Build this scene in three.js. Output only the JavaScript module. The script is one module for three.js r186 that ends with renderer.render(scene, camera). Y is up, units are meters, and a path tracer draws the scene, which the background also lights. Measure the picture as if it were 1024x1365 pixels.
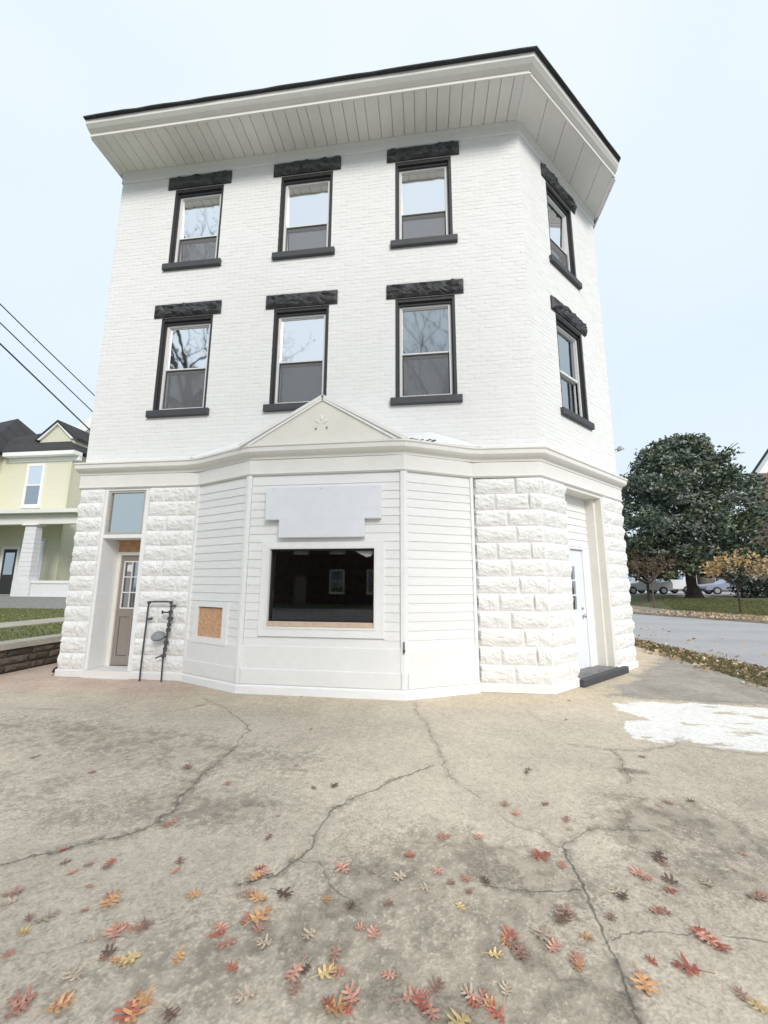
import * as THREE from 'three';
import { mergeGeometries } from 'three/addons/utils/BufferGeometryUtils.js';

// ---------------------------------------------------------------- camera, sky, sun, exposure
const scene = new THREE.Scene();
const EYE = 1.55, FOC = 547.1;
const camera = new THREE.PerspectiveCamera(2 * Math.atan(682.5 / FOC) * 180 / Math.PI, 768 / 1024, 0.05, 600);
camera.position.set(0, EYE, 0);
camera.rotation.order = 'YXZ';
camera.rotation.set(9.89 * Math.PI / 180, 7.33 * Math.PI / 180, 0.227 * Math.PI / 180);
camera.updateMatrixWorld();

const renderer = new THREE.WebGLRenderer({ antialias: true });
renderer.setSize(768, 1024);
renderer.toneMapping = THREE.LinearToneMapping;
renderer.toneMappingExposure = 1.86;
renderer.shadowMap.enabled = true;

{ // pale overcast sky: thin even cloud, a little bluer low down
  const W = 512, H = 256, d = new Float32Array(W * H * 4);
  const hash = (x, y) => { const s = Math.sin(x * 127.1 + y * 311.7) * 43758.5453; return s - Math.floor(s); };
  const vn = (x, y, per) => { const i = Math.floor(x), j = Math.floor(y), f = x - i, g = y - j, u = f * f * (3 - 2 * f), v = g * g * (3 - 2 * g), w = (k) => ((k % per) + per) % per;
    return (hash(w(i), j) * (1 - u) + hash(w(i + 1), j) * u) * (1 - v) + (hash(w(i), j + 1) * (1 - u) + hash(w(i + 1), j + 1) * u) * v; };
  for (let y = 0; y < H; y++) for (let x = 0; x < W; x++) {
    const el = (y + 0.5) / H * 180 - 90, s = Math.max(0, Math.sin(el * Math.PI / 180));
    const c = 0.5 * vn(x / W * 8, y / H * 6, 8) + 0.3 * vn(x / W * 16, y / H * 14, 16) + 0.2 * vn(x / W * 32, y / H * 28, 32);
    const lift = Math.min(1, 0.25 + 0.5 * s + 0.55 * (c - 0.35));
    const o = (y * W + x) * 4;
    d[o] = 0.352 + 0.15 * lift; d[o + 1] = 0.448 + 0.086 * lift; d[o + 2] = 0.532 + 0.026 * lift; d[o + 3] = 1;
  }
  const sky = new THREE.DataTexture(d, W, H, THREE.RGBAFormat, THREE.FloatType);
  sky.mapping = THREE.EquirectangularReflectionMapping; sky.magFilter = sky.minFilter = THREE.LinearFilter; sky.wrapS = THREE.RepeatWrapping; sky.needsUpdate = true;
  scene.background = sky; scene.environment = sky;
}
const sun = new THREE.DirectionalLight(new THREE.Color(1, 0.94, 0.87), 1.5);
sun.position.set(20, 29, 30); sun.target.position.set(0, 3, -8);
sun.castShadow = true; sun.shadow.radius = 34; sun.shadow.mapSize.set(2048, 2048);
Object.assign(sun.shadow.camera, { left: -45, right: 45, top: 45, bottom: -45, near: 1, far: 160 });
scene.add(sun, sun.target);

// ---------------------------------------------------------------- helpers
let seed = 7;
const setSeed = (s) => { seed = s >>> 0; };
const rnd = () => { seed = (seed + 0x6D2B79F5) | 0; let t = Math.imul(seed ^ (seed >>> 15), 1 | seed); t = (t + Math.imul(t ^ (t >>> 7), 61 | t)) ^ t; return ((t ^ (t >>> 14)) >>> 0) / 4294967296; };
const rr = (a, b) => a + (b - a) * rnd();
const pick = (a) => a[Math.floor(rnd() * a.length) % a.length];
const h2 = (i, j) => { let h = Math.imul(i, 374761393) + Math.imul(j, 668265263); h = Math.imul(h ^ (h >>> 13), 1274126177); return ((h ^ (h >>> 16)) >>> 0) / 4294967296; };
const noise = (x, y) => { const i = Math.floor(x), j = Math.floor(y), f = x - i, g = y - j, u = f * f * (3 - 2 * f), v = g * g * (3 - 2 * g); const a = h2(i, j), b = h2(i + 1, j), c = h2(i, j + 1), d = h2(i + 1, j + 1); return a + (b - a) * u + (c - a) * v + (a - b - c + d) * u * v; };
const fbm = (x, y, o = 4) => { let s = 0, a = 0.5, n = 0; for (let k = 0; k < o; k++) { s += a * noise(x + k * 17.3, y - k * 9.1); n += a; x *= 2.03; y *= 2.03; a *= 0.5; } return s / n; };
const sm = (a, b, x) => { const t = Math.min(1, Math.max(0, (x - a) / (b - a))); return t * t * (3 - 2 * t); };
const V3 = (x, y, z) => new THREE.Vector3(x, y, z);
const lin = (r, g, b) => new THREE.Color().setRGB(r, g, b);
const toS = (v) => Math.round(255 * (v <= 0.0031308 ? 12.92 * v : 1.055 * Math.pow(Math.min(1, v), 1 / 2.4) - 0.055));

// a photo pixel gives a direction; the surface it lies on gives the distance
const rayOf = (u, v) => V3(u - 512, -(v - 682.5), -FOC).applyQuaternion(camera.quaternion);
const G = (u, v, y = 0) => { const d = rayOf(u, v), t = (y - EYE) / d.y; return V3(d.x * t, y, d.z * t); };
const PZ = (u, v, z) => { const d = rayOf(u, v), t = z / d.z; return V3(d.x * t, EYE + d.y * t, z); };

function tex(w, h, fn, srgb = true) {
  const d = new Uint8Array(w * h * 4);
  for (let y = 0; y < h; y++) for (let x = 0; x < w; x++) {
    const c = fn(x, y), o = (y * w + x) * 4;
    if (srgb) { d[o] = toS(c[0]); d[o + 1] = toS(c[1]); d[o + 2] = toS(c[2]); } else { d[o] = d[o + 1] = d[o + 2] = Math.max(0, Math.min(255, Math.round(c * 255))); }
    d[o + 3] = 255;
  }
  const t = new THREE.DataTexture(d, w, h); t.wrapS = t.wrapT = THREE.RepeatWrapping; t.magFilter = THREE.LinearFilter; t.minFilter = THREE.LinearMipmapLinearFilter; t.generateMipmaps = true;
  if (srgb) t.colorSpace = THREE.SRGBColorSpace; t.needsUpdate = true; return t;
}
// noise that tiles: periodic lattice
const pnoise = (x, y, p) => { const i = Math.floor(x), j = Math.floor(y), f = x - i, g = y - j, u = f * f * (3 - 2 * f), v = g * g * (3 - 2 * g), w = (k) => ((k % p) + p) % p; const a = h2(w(i), w(j)), b = h2(w(i + 1), w(j)), c = h2(w(i), w(j + 1)), d = h2(w(i + 1), w(j + 1)); return a + (b - a) * u + (c - a) * v + (a - b - c + d) * u * v; };
const pfbm = (x, y, p, o) => { let s = 0, a = 0.5, n = 0; for (let k = 0; k < o; k++) { s += a * pnoise(x, y, p); n += a; x *= 2; y *= 2; p *= 2; a *= 0.5; } return s / n; };

const std = (c, o = {}) => new THREE.MeshStandardMaterial({ color: Array.isArray(c) ? lin(...c) : c, roughness: 0.8, ...o });
const grains = new Map();
function grain(kind, amp, size, res, cells) { // one grey grain per strength, shared; tiling every `size` metres
  const src = kind + amp + '/' + res + '/' + cells, key = src + '@' + size;
  if (!grains.has(src)) grains.set(src, kind === 'c'
    ? tex(res, res, (x, y) => { const n = pfbm(x / res * cells, y / res * cells, cells, 4) - 0.5, m = pfbm(x / res * 3 + 5, y / res * 3, 3, 3) - 0.5, k = (1 + amp * (1.3 * n + 1.1 * m)) / 1.6; return [k, k, k]; })
    : tex(res, res, (x, y) => pfbm(x / res * cells * 2, y / res * cells * 2, cells * 2, 3), false));
  if (!grains.has(key)) { const t = grains.get(src).clone(); t.repeat.set(1 / size, 1 / size); t.needsUpdate = true; grains.set(key, t); }
  return grains.get(key);
}
function speckled(base, amp, size, o = {}, res = 256, cells = 16) {
  const { bump = 0.002, ...rest } = o; amp = [0.05, 0.2, 0.45].reduce((a, b) => (Math.abs(b - amp) < Math.abs(a - amp) ? b : a)); size = [0.08, 0.5, 1, 1.7, 2.7].reduce((a, b) => (Math.abs(b - size) < Math.abs(a - size) ? b : a));
  return new THREE.MeshStandardMaterial({ color: lin(base[0] * 1.6, base[1] * 1.6, base[2] * 1.6), map: grain('c', amp, size, res, cells), bumpMap: grain('b', 0, size, res, cells), bumpScale: bump, roughness: 0.85, ...rest });
}

const names = {};
const numbered = (n) => { const k = names[n] = (names[n] ?? -1) + 1; return k ? n + '_' + String(k).padStart(3, '0') : n; };
function mesh(name, geo, mat, parent) {
  const m = new THREE.Mesh(geo, mat); m.castShadow = m.receiveShadow = true;
  m.name = parent ? name : numbered(name); (parent ?? scene).add(m); return m;
}
function tag(o, label, category, group, kind) { Object.assign(o.userData, { label, category }); if (group) o.userData.group = group; if (kind) o.userData.kind = kind; return o; }
function thing(name, label, category, group) { const g = new THREE.Group(); g.name = numbered(name); scene.add(g); return tag(g, label, category, group); }
function struct(o) { o.userData.kind = 'structure'; return o; }
function copy(o, label) { const c = o.clone(); c.name = numbered(o.name.replace(/_\d{3}$/, '')); c.userData = { ...o.userData }; if (label) c.userData.label = label; scene.add(c); return c; }

// box from corner to corner; uv in metres
function box(x0, x1, y0, y1, z0, z1) {
  const w = x1 - x0, h = y1 - y0, d = z1 - z0, g = new THREE.BoxGeometry(w, h, d), p = g.attributes.position, n = g.attributes.normal, uv = g.attributes.uv;
  g.translate((x0 + x1) / 2, (y0 + y1) / 2, (z0 + z1) / 2);
  for (let i = 0; i < p.count; i++) { const ax = Math.abs(n.getX(i)), ay = Math.abs(n.getY(i)); if (ax > 0.5) uv.setXY(i, p.getZ(i), p.getY(i)); else if (ay > 0.5) uv.setXY(i, p.getX(i), p.getZ(i)); else uv.setXY(i, p.getX(i), p.getY(i)); }
  return g;
}
const join = (...gs) => mergeGeometries(gs.flat().map((g) => { const q = g.index ? g.toNonIndexed() : g; for (const k of Object.keys(q.attributes)) if (!['position', 'normal', 'uv'].includes(k)) q.deleteAttribute(k); if (!q.attributes.uv) q.setAttribute('uv', new THREE.BufferAttribute(new Float32Array(q.attributes.position.count * 2), 2)); return q; }));
function triGeo(tris, uvf) { // list of [a,b,c] Vector3
  const P = [], U = [];
  for (const t of tris) for (const v of t) { P.push(v.x, v.y, v.z); const q = uvf ? uvf(v) : [v.x + v.z, v.y]; U.push(q[0], q[1]); }
  const g = new THREE.BufferGeometry(); g.setAttribute('position', new THREE.Float32BufferAttribute(P, 3)); g.setAttribute('uv', new THREE.Float32BufferAttribute(U, 2)); g.computeVertexNormals(); return g;
}
const quad = (a, b, c, d) => [[a, b, c], [a, c, d]];
// upright outline (x, y) with holes, extruded from z0 to z1
function plate(pts, z0, z1, holes = [], bevel = 0) {
  const s = new THREE.Shape(pts.map(([x, y]) => new THREE.Vector2(x, y)));
  for (const h of holes) s.holes.push(new THREE.Path(h.map(([x, y]) => new THREE.Vector2(x, y))));
  const g = new THREE.ExtrudeGeometry(s, { depth: z1 - z0 - 2 * bevel, bevelEnabled: bevel > 0, bevelSize: bevel, bevelThickness: bevel, bevelSegments: 1, bevelOffset: -bevel, curveSegments: 6 });
  g.translate(0, 0, z0 + bevel); return g;
}
const rect = (x0, x1, y0, y1) => [[x0, y0], [x1, y0], [x1, y1], [x0, y1]];
// flat outline (x, z) with its top at y
function slabGeo(pts, yTop, thick) {
  const s = new THREE.Shape(pts.map(([x, z]) => new THREE.Vector2(x, -z)));
  const g = new THREE.ExtrudeGeometry(s, { depth: thick, bevelEnabled: false }); g.rotateX(-Math.PI / 2); g.translate(0, yTop - thick, 0); return g;
}
// a moulding: profile [(out, y)] swept along plan points [(x, z)], mitred; outward lies to the right of travel reversed (towards +z for +x travel)
function sweep(profile, path) {
  const n = path.length, nor = [];
  for (let i = 0; i < n - 1; i++) { const dx = path[i + 1][0] - path[i][0], dz = path[i + 1][1] - path[i][1], l = Math.hypot(dx, dz); nor.push([-dz / l, dx / l]); }
  const mit = path.map((_, i) => { const a = nor[Math.max(0, i - 1)], b = nor[Math.min(n - 2, i)], k = 1 + a[0] * b[0] + a[1] * b[1]; return [(a[0] + b[0]) / k, (a[1] + b[1]) / k]; });
  const at = (i, j) => V3(path[i][0] + mit[i][0] * profile[j][0], profile[j][1], path[i][1] + mit[i][1] * profile[j][0]);
  const T = [], m = profile.length;
  for (let i = 0; i < n - 1; i++) for (let j = 0; j < m; j++) { const k = (j + 1) % m; T.push(...quad(at(i, j), at(i, k), at(i + 1, k), at(i + 1, j)).map((t) => [t[0], t[2], t[1]])); }
  const cap = THREE.ShapeUtils.triangulateShape(profile.map(([a, b]) => new THREE.Vector2(a, b)), []);
  for (const [a, b, c] of cap) { T.push([at(0, a), at(0, b), at(0, c)]); T.push([at(n - 1, a), at(n - 1, c), at(n - 1, b)]); }
  return triGeo(T);
}
function tube(pts, r, seg = 24, rad = 8) { return new THREE.TubeGeometry(new THREE.CatmullRomCurve3(pts, false, 'centripetal'), seg, r, rad, false); }
function rod(a, b, r0, r1 = r0, rad = 8) { const d = b.clone().sub(a), g = new THREE.CylinderGeometry(r1, r0, d.length(), rad, 1); g.applyQuaternion(new THREE.Quaternion().setFromUnitVectors(V3(0, 1, 0), d.clone().normalize())); g.translate((a.x + b.x) / 2, (a.y + b.y) / 2, (a.z + b.z) / 2); return g; }
// a wall frame: local x along the wall, y up, z outward
function frameOf(x, z, dx, dz) { const l = Math.hypot(dx, dz); dx /= l; dz /= l; const m = new THREE.Matrix4().makeBasis(V3(dx, 0, dz), V3(0, 1, 0), V3(-dz, 0, dx)); m.setPosition(x, 0, z); m.len = l; return m; }
const put = (g, F) => g.clone().applyMatrix4(F);
function place(name, geo, mat, parent, F, x, y, z, sx = 1, sy = 1, sz = 1, rz = 0) { const m = mesh(name, geo, mat, parent); m.applyMatrix4(new THREE.Matrix4().multiplyMatrices(F, new THREE.Matrix4().compose(V3(x, y, z), new THREE.Quaternion().setFromEuler(new THREE.Euler(0, 0, rz)), V3(sx, sy, sz)))); return m; }

// ---------------------------------------------------------------- materials
const paint = (r, g, b, amp = 0.035, o = {}) => speckled([r, g, b], amp, 1.7, { roughness: 0.6, bump: 0.0012, ...o });
const wavy = tex(64, 64, (x, y) => pfbm(x / 64 * 3, y / 64 * 3, 3, 2), false);
const M = {
  brick: [0.80, 0.79, 0.805, 0.785].map((k) => paint(k, k * 0.995, k * 0.985, 0.05)),
  mortar: paint(0.79, 0.785, 0.778, 0.05),
  stone: [0.80, 0.79, 0.81].map((k) => paint(k, k * 0.992, k * 0.972, 0.07, { bump: 0.004 })),
  siding: [0.80, 0.785, 0.81].map((k) => paint(k, k * 0.995, k * 0.982, 0.035)),
  trim: paint(0.79, 0.775, 0.745, 0.05), trimWhite: paint(0.81, 0.81, 0.81, 0.03),
  cream: paint(0.74, 0.72, 0.66, 0.05),
  soffit: [0.79, 0.775, 0.80].map((k) => paint(k, k * 0.985, k * 0.955, 0.05)),
  roof: speckled([0.035, 0.035, 0.037], 0.4, 1, { roughness: 0.9, bump: 0.004 }),
  dark: speckled([0.030, 0.030, 0.033], 0.3, 0.6, { roughness: 0.55, bump: 0.001 }),
  darkStone: speckled([0.040, 0.040, 0.044], 0.5, 0.5, { roughness: 0.6, bump: 0.004 }),
  slate: speckled([0.055, 0.057, 0.063], 0.3, 0.5, { roughness: 0.6, bump: 0.001 }),
  vinyl: std([0.72, 0.72, 0.72], { roughness: 0.4 }),
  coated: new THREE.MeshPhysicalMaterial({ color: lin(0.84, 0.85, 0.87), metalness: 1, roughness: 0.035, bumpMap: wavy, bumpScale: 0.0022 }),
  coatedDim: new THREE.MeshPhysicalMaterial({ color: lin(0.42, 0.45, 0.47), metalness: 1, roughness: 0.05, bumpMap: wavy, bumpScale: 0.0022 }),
  glass: new THREE.MeshPhysicalMaterial({ color: lin(1, 1, 1), transmission: 1, thickness: 0, ior: 1.5, roughness: 0.01 }),
  screen: new THREE.MeshStandardMaterial({ color: lin(0.24, 0.24, 0.25), roughness: 0.9, transparent: true, opacity: 0.36 }),
  black: std([0.012, 0.012, 0.012], { roughness: 0.6 }),
  taupe: speckled([0.27, 0.235, 0.21], 0.12, 0.8, { roughness: 0.6, bump: 0.001 }),
  doorBlue: paint(0.74, 0.765, 0.82, 0.02), rawWood: speckled([0.50, 0.30, 0.16], 0.45, 0.35, { roughness: 0.85, bump: 0.002 }, 256, 12),
  pine: speckled([0.62, 0.47, 0.36], 0.25, 0.4, { roughness: 0.8 }),
  sign: paint(0.74, 0.755, 0.80, 0.02, { roughness: 0.45 }),
  pipe: speckled([0.07, 0.075, 0.08], 0.6, 0.15, { roughness: 0.6, bump: 0.001 }), meter: speckled([0.28, 0.29, 0.30], 0.3, 0.2, { roughness: 0.5 }),
  concrete: speckled([0.33, 0.31, 0.275], 0.35, 2.3, { roughness: 0.95, bump: 0.003 }),
  steel: std([0.45, 0.45, 0.45], { metalness: 0.8, roughness: 0.4 }),
  bark: speckled([0.07, 0.058, 0.048], 0.6, 0.6, { roughness: 0.95, bump: 0.02 }),
};
{ // oriented strand board: flakes of many tones
  setSeed(31); const W = 256, buf = new Float32Array(W * W * 3).fill(0);
  for (let i = 0; i < W * W; i++) { buf[i * 3] = 0.55; buf[i * 3 + 1] = 0.33; buf[i * 3 + 2] = 0.19; }
  for (let k = 0; k < 610; k++) { const x = rnd() * W, y = rnd() * W, a = rnd() * 3.14, l = rr(8, 26), w = rr(2, 6), t = rr(0.7, 1.35), dx = Math.cos(a), dy = Math.sin(a), r = rr(0.95, 1.08);
    for (let s = -l / 2; s < l / 2; s += 0.7) for (let q = -w / 2; q < w / 2; q += 0.7) { const X = ((Math.round(x + s * dx - q * dy) % W) + W) % W, Y = ((Math.round(y + s * dy + q * dx) % W) + W) % W, o = (Y * W + X) * 3; buf[o] = 0.56 * t; buf[o + 1] = 0.335 * t * r; buf[o + 2] = 0.195 * t * r; } }
  const t = tex(W, W, (x, y) => { const o = (y * W + x) * 3; return [buf[o], buf[o + 1], buf[o + 2]]; }); t.repeat.set(2, 2);
  M.strand = new THREE.MeshStandardMaterial({ map: t, roughness: 0.85 });
}

// ---------------------------------------------------------------- the setting: ground, lot, walks, roads
const ground = struct(mesh('ground', (() => { const g = new THREE.PlaneGeometry(520, 520, 1, 1); g.rotateX(-Math.PI / 2); g.translate(0, -0.24, 0); const uv = g.attributes.uv; for (let i = 0; i < uv.count; i++) uv.setXY(i, uv.getX(i) * 520, uv.getY(i) * 520); return g; })(), speckled([0.10, 0.105, 0.055], 0.5, 7, { roughness: 1 })));

// marks in the concrete, located on the ground from the photograph
const cracksPx = [
  [[-60, 1168], [0, 1152], [60, 1138], [130, 1120], [200, 1103], [222, 1085], [245, 1058], [290, 1015], [322, 985], [330, 970], [305, 947], [275, 932]],
  [[320, 1178], [365, 1165], [400, 1145], [420, 1120], [440, 1080], [460, 1070], [505, 1050], [545, 1030], [575, 1020]],
  [[400, 1146], [420, 1152], [440, 1180], [470, 1196]], [[551, 938], [570, 970], [588, 1005], [600, 1035], [640, 1062]],
  [[750, 1128], [770, 1170], [790, 1210], [815, 1270], [833, 1318], [850, 1365], [880, 1450]],
  [[750, 1130], [770, 1112], [800, 1105], [840, 1106], [870, 1107]], [[748, 1128], [720, 1114], [690, 1100], [665, 1085]],
  [[640, 1180], [690, 1187], [740, 1190], [778, 1190]], [[815, 1252], [840, 1244], [862, 1239], [910, 1243], [960, 1247], [1040, 1257]],
  [[755, 992], [800, 998], [850, 1000], [893, 994], [912, 981]], [[813, 998], [826, 1010], [834, 1030], [840, 1045]],
  [[690, 935], [712, 955], [730, 965]], [[905, 992], [960, 1000], [1030, 1008]], [[180, 1000], [120, 1030], [60, 1040]], [[215, 950], [260, 942], [302, 930]],
  [[0, 1290], [80, 1262], [160, 1250], [240, 1240]],
];
const cracks = cracksPx.map((l, i) => ({ w: [1, 1.25, 0.7, 0.7, 1.2, 0.8, 0.5, 0.8, 0.7, 0.75, 0.7, 0.3, 0.6, 0.35, 0.5, 0.25][i], pts: l.map(([u, v]) => G(u, v)) }));
const blob = ([u, v, rx, rz, k]) => { const p = G(u, v); return [p.x, p.z, rx, rz, k]; };
const stains = [[120, 1010, 2.0, 0.9, 0.7], [30, 960, 1.4, 0.7, 0.65], [300, 1075, 0.9, 0.35, 0.8], [215, 985, 1.2, 0.35, 0.65], [400, 1020, 0.8, 0.35, 0.5], [60, 1090, 1.0, 0.35, 0.5], [420, 1230, 0.5, 0.25, 0.4], [880, 1210, 0.5, 0.2, 0.35], [160, 1200, 0.6, 0.2, 0.4], [600, 1130, 0.55, 0.42, 0.85], [690, 1165, 0.5, 0.22, 0.7], [560, 1180, 0.6, 0.2, 0.7],
  [880, 1095, 0.45, 0.3, 0.85], [930, 1130, 0.55, 0.3, 0.9], [990, 1170, 0.5, 0.25, 0.8], [1000, 1090, 0.7, 0.25, 0.5], [640, 1290, 0.62, 0.5, 0.75], [500, 1290, 0.5, 0.4, 0.5], [750, 1340, 0.35, 0.3, 0.7], [300, 1300, 0.7, 0.3, 0.42], [120, 1320, 0.7, 0.3, 0.35], [930, 1330, 0.6, 0.2, 0.25],
  [835, 1027, 0.16, 0.08, 1.0], [862, 1030, 0.12, 0.06, 0.6], [830, 1060, 0.3, 0.1, 0.4], [430, 930, 0.5, 0.12, 0.25], [345, 935, 0.6, 0.1, 0.3], [230, 925, 0.5, 0.06, 0.6], [110, 930, 0.5, 0.06, 0.7], [170, 918, 0.3, 0.04, 0.6], [60, 945, 0.4, 0.05, 0.6], [265, 940, 0.14, 0.04, 1.0], [20, 925, 0.6, 0.06, 0.3]].map(blob);
const paintEdge = [[815, 936], [838, 935], [880, 936], [930, 938], [1060, 946], [1150, 956], [1150, 1020], [1040, 1004], [975, 998], [925, 992], [908, 984], [880, 990], [852, 983], [832, 972], [830, 960], [868, 962], [850, 953], [826, 948]].map(([u, v]) => { const p = G(u, v); return [p.x, p.z]; });
const inPoly = (x, z, P) => { let c = false; for (let i = 0, j = P.length - 1; i < P.length; j = i++) if ((P[i][1] > z) !== (P[j][1] > z) && x < (P[j][0] - P[i][0]) * (z - P[i][1]) / (P[j][1] - P[i][1]) + P[i][0]) c = !c; return c; };
// the grey footway beside the building starts along this line
const greyLine = (x, z) => z < -6.40 + 0.10 * (x - 3) - 0.0 && x > 2.3 + Math.max(0, (-6.5 - z)) * 0.72;
function concreteTile(name, x0, x1, z0, z1, W, H, y) {
  const dist = new Float32Array(W * H).fill(9), wide = new Float32Array(W * H);
  const sx = (x1 - x0) / W, sz = (z1 - z0) / H;
  setSeed(99);
  for (const c of cracks) { // wander along the line
    const fine = []; const cv = new THREE.CatmullRomCurve3(c.pts, false, 'centripetal'), L = cv.getLength(), n = Math.ceil(L / 0.003), s0 = rnd() * 50;
    for (let i = 0; i <= n; i++) { const p = cv.getPoint(i / n); const w = 0.034 * (c === cracks[4] ? 0.3 : 1); fine.push([p.x + w * (fbm(i * 0.0225 + s0, 3.1, 4) - 0.5) * 2.4 + 0.016 * (fbm(i * 0.12 + s0, 5.5, 2) - 0.5), p.z + w * (fbm(i * 0.0225 + s0, 8.7, 4) - 0.5) * 2.4 + 0.016 * (fbm(i * 0.12 + s0, 2.2, 2) - 0.5), c.w * (0.6 + 0.8 * fbm(i * 0.0075 + s0, 1.7, 3))]); }
    for (const [px, pz, w] of fine) { if (px < x0 - 0.1 || px > x1 + 0.1 || pz < z0 - 0.1 || pz > z1 + 0.1) continue; const R = 0.085, i0 = Math.max(0, Math.floor((px - R - x0) / sx)), i1 = Math.min(W - 1, Math.ceil((px + R - x0) / sx)), j0 = Math.max(0, Math.floor((pz - R - z0) / sz)), j1 = Math.min(H - 1, Math.ceil((pz + R - z0) / sz));
      for (let j = j0; j <= j1; j++) for (let i = i0; i <= i1; i++) { const d = Math.hypot(x0 + (i + 0.5) * sx - px, z0 + (j + 0.5) * sz - pz), o = j * W + i; if (d < dist[o]) { dist[o] = d; wide[o] = w; } } }
  }
  const hgt = new Float32Array(W * H);
  const col = (i, jj) => {
    const j = H - 1 - jj, x = x0 + (i + 0.5) * sx, z = z0 + (j + 0.5) * sz, o = j * W + i;
    const big = fbm(x * 0.55 + 3, z * 0.55, 4), mid = fbm(x * 3.1, z * 3.1 + 7, 4), fine = fbm(x * 26, z * 26, 3), grit = noise(x * 150, z * 150), grit2 = noise(x * 75 + 9, z * 75);
    let r = 0.52, g = 0.455, b = 0.368;                                            // sandy concrete
    const warm = sm(-6.35, -4.6, -z - 10.9 + 0.0) ; void warm;
    const near = sm(-5.0, -6.2, z + 0.8 * (big - 0.5));                              // washed, yellower surface along the building
    r += 0.055 * near; g += 0.03 * near; b -= 0.005 * near;
    const pink = sm(-3.2, -4.6, x + 1.2 * (big - 0.5)) * sm(-5.3, -5.9, z + 0.5 * (mid - 0.5)); // reddish old slab by the narrow door
    r += (0.535 - r) * pink; g += (0.412 - g) * pink; b += (0.335 - b) * pink;
    let k = 1 + 0.36 * (big - 0.5) + 0.30 * (mid - 0.5) + 0.30 * (fine - 0.5) + 0.30 * (grit - 0.5) + 0.24 * (grit2 - 0.5);
    let st = 0; for (const [bx, bz, rx, rz, s] of stains) { const q = ((x - bx) / rx) ** 2 + ((z - bz) / rz) ** 2; if (q < 4) st += s * Math.exp(-q * 1.1); }
    const far = sm(-5.9, -4.6, z); st = Math.min(1, st) * (0.35 + 1.1 * mid) + 0.20 * far * sm(0.42, 0.66, fbm(x * 1.9 + 40, z * 2.3, 5));
    const cover = sm(-0.02, 0.62, 0.95 * st - 1.15 * (0.38 * mid + 0.34 * fine + 0.36 * grit2 + 0.36 * grit - 0.34));
    const clot = fbm(x * 11 + 5, z * 11, 4), dk = Math.min(0.9, 0.86 * cover * (0.42 + 0.5 * sm(0.38, 0.58, clot)) * (0.5 + 0.95 * sm(0.3, 0.72, 0.5 * grit + 0.5 * grit2))); r += (0.19 - r) * dk; g += (0.163 - g) * dk; b += (0.125 - b) * dk;
    let h = 0.6 + 0.10 * (fine - 0.5) + 0.16 * (grit - 0.5) + 0.1 * (grit2 - 0.5) + 0.1 * (mid - 0.5);
    if (greyLine(x + 0.5 * (mid - 0.5) + 0.35 * (grit2 - 0.5), z + 0.3 * (mid - 0.5) + 0.25 * (grit - 0.5))) { r = 0.335; g = 0.305; b = 0.265; k = 1 + 0.5 * (mid - 0.5) + 0.4 * (fine - 0.5) + 0.4 * (grit - 0.5); if (Math.abs((z + 6.42) % 1.5) < 0.012) k *= 0.55; }
    const px = x + 0.22 * (fbm(x * 6, z * 6 + 3, 5) - 0.5) + 0.07 * (grit2 - 0.5), pz = z + 0.20 * (fbm(x * 6 + 9, z * 6, 5) - 0.5) + 0.06 * (grit - 0.5);
    if (inPoly(px, pz, paintEdge)) { const wear = fbm(x * 3.2 + 2, z * 8, 5); const keep = (0.72 + 0.26 * sm(0.3, 0.6, fine * 0.5 + grit * 0.5)) * sm(0.36, 0.48, wear + 0.10 * (fine - 0.5) + 0.1); r += (0.82 - r) * keep; g += (0.81 - g) * keep; b += (0.79 - b) * keep; k = 1 + (k - 1) * (1 - 0.8 * keep); h += 0.1 * keep; }
    const d = dist[o], w = wide[o];
    if (d < 0.085) { const core = sm((0.0016 + 0.0062 * w) * (0.45 + 1.1 * noise(x * 23, z * 23)), 0.0008, d) * Math.min(1, 0.3 + 0.7 * w) * (0.55 + 0.45 * grit) * sm(0.18, 0.5, mid + 0.2), dirt = Math.min(1, w) * sm(0.035 + 0.06 * noise(x * 14, z * 14), 0.003, d) * sm(0.34, 0.56, fbm(x * 34 + 3, z * 34, 3) + 0.1 * (mid - 0.5)) * sm(0.25, 0.8, 0.5 * fine + 0.4 * grit2 + 0.4 * grit - 0.06) * sm(0.3, 0.6, mid);
      const q = Math.max(core * 0.93, 0.85 * dirt); r += (0.075 - r) * q; g += (0.068 - g) * q; b += (0.055 - b) * q; h -= 0.5 * core + 0.06 * dirt; }
    hgt[jj * W + i] = h; return [r * k, g * k, b * k];
  };
  const map = tex(W, H, col), bump = tex(W, H, (i, j) => hgt[j * W + i], false);
  map.wrapS = map.wrapT = bump.wrapS = bump.wrapT = THREE.ClampToEdgeWrapping;
  const g = new THREE.PlaneGeometry(x1 - x0, z1 - z0); g.rotateX(-Math.PI / 2); g.translate((x0 + x1) / 2, y, (z0 + z1) / 2);
  return struct(mesh(name, g, new THREE.MeshStandardMaterial({ map, bumpMap: bump, bumpScale: 0.016, roughness: 0.93 })));
}
struct(mesh('lot_base', slabGeo([[-7.4, 3.4], [5.0, 3.4], [5.0, -40], [-7.4, -40]], -0.004, 0.26), M.concrete));
concreteTile('concrete_lot', -5.6, 3.6, -4.6, -0.4, 2048, 1024, 0);
concreteTile('concrete_apron', -7.4, 5.0, -12.2, -4.6, 2048, 1280, 0);
const asphalt = speckled([0.38, 0.375, 0.38], 0.22, 3.1, { roughness: 0.9, bump: 0.004 }, 512, 48);
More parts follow.
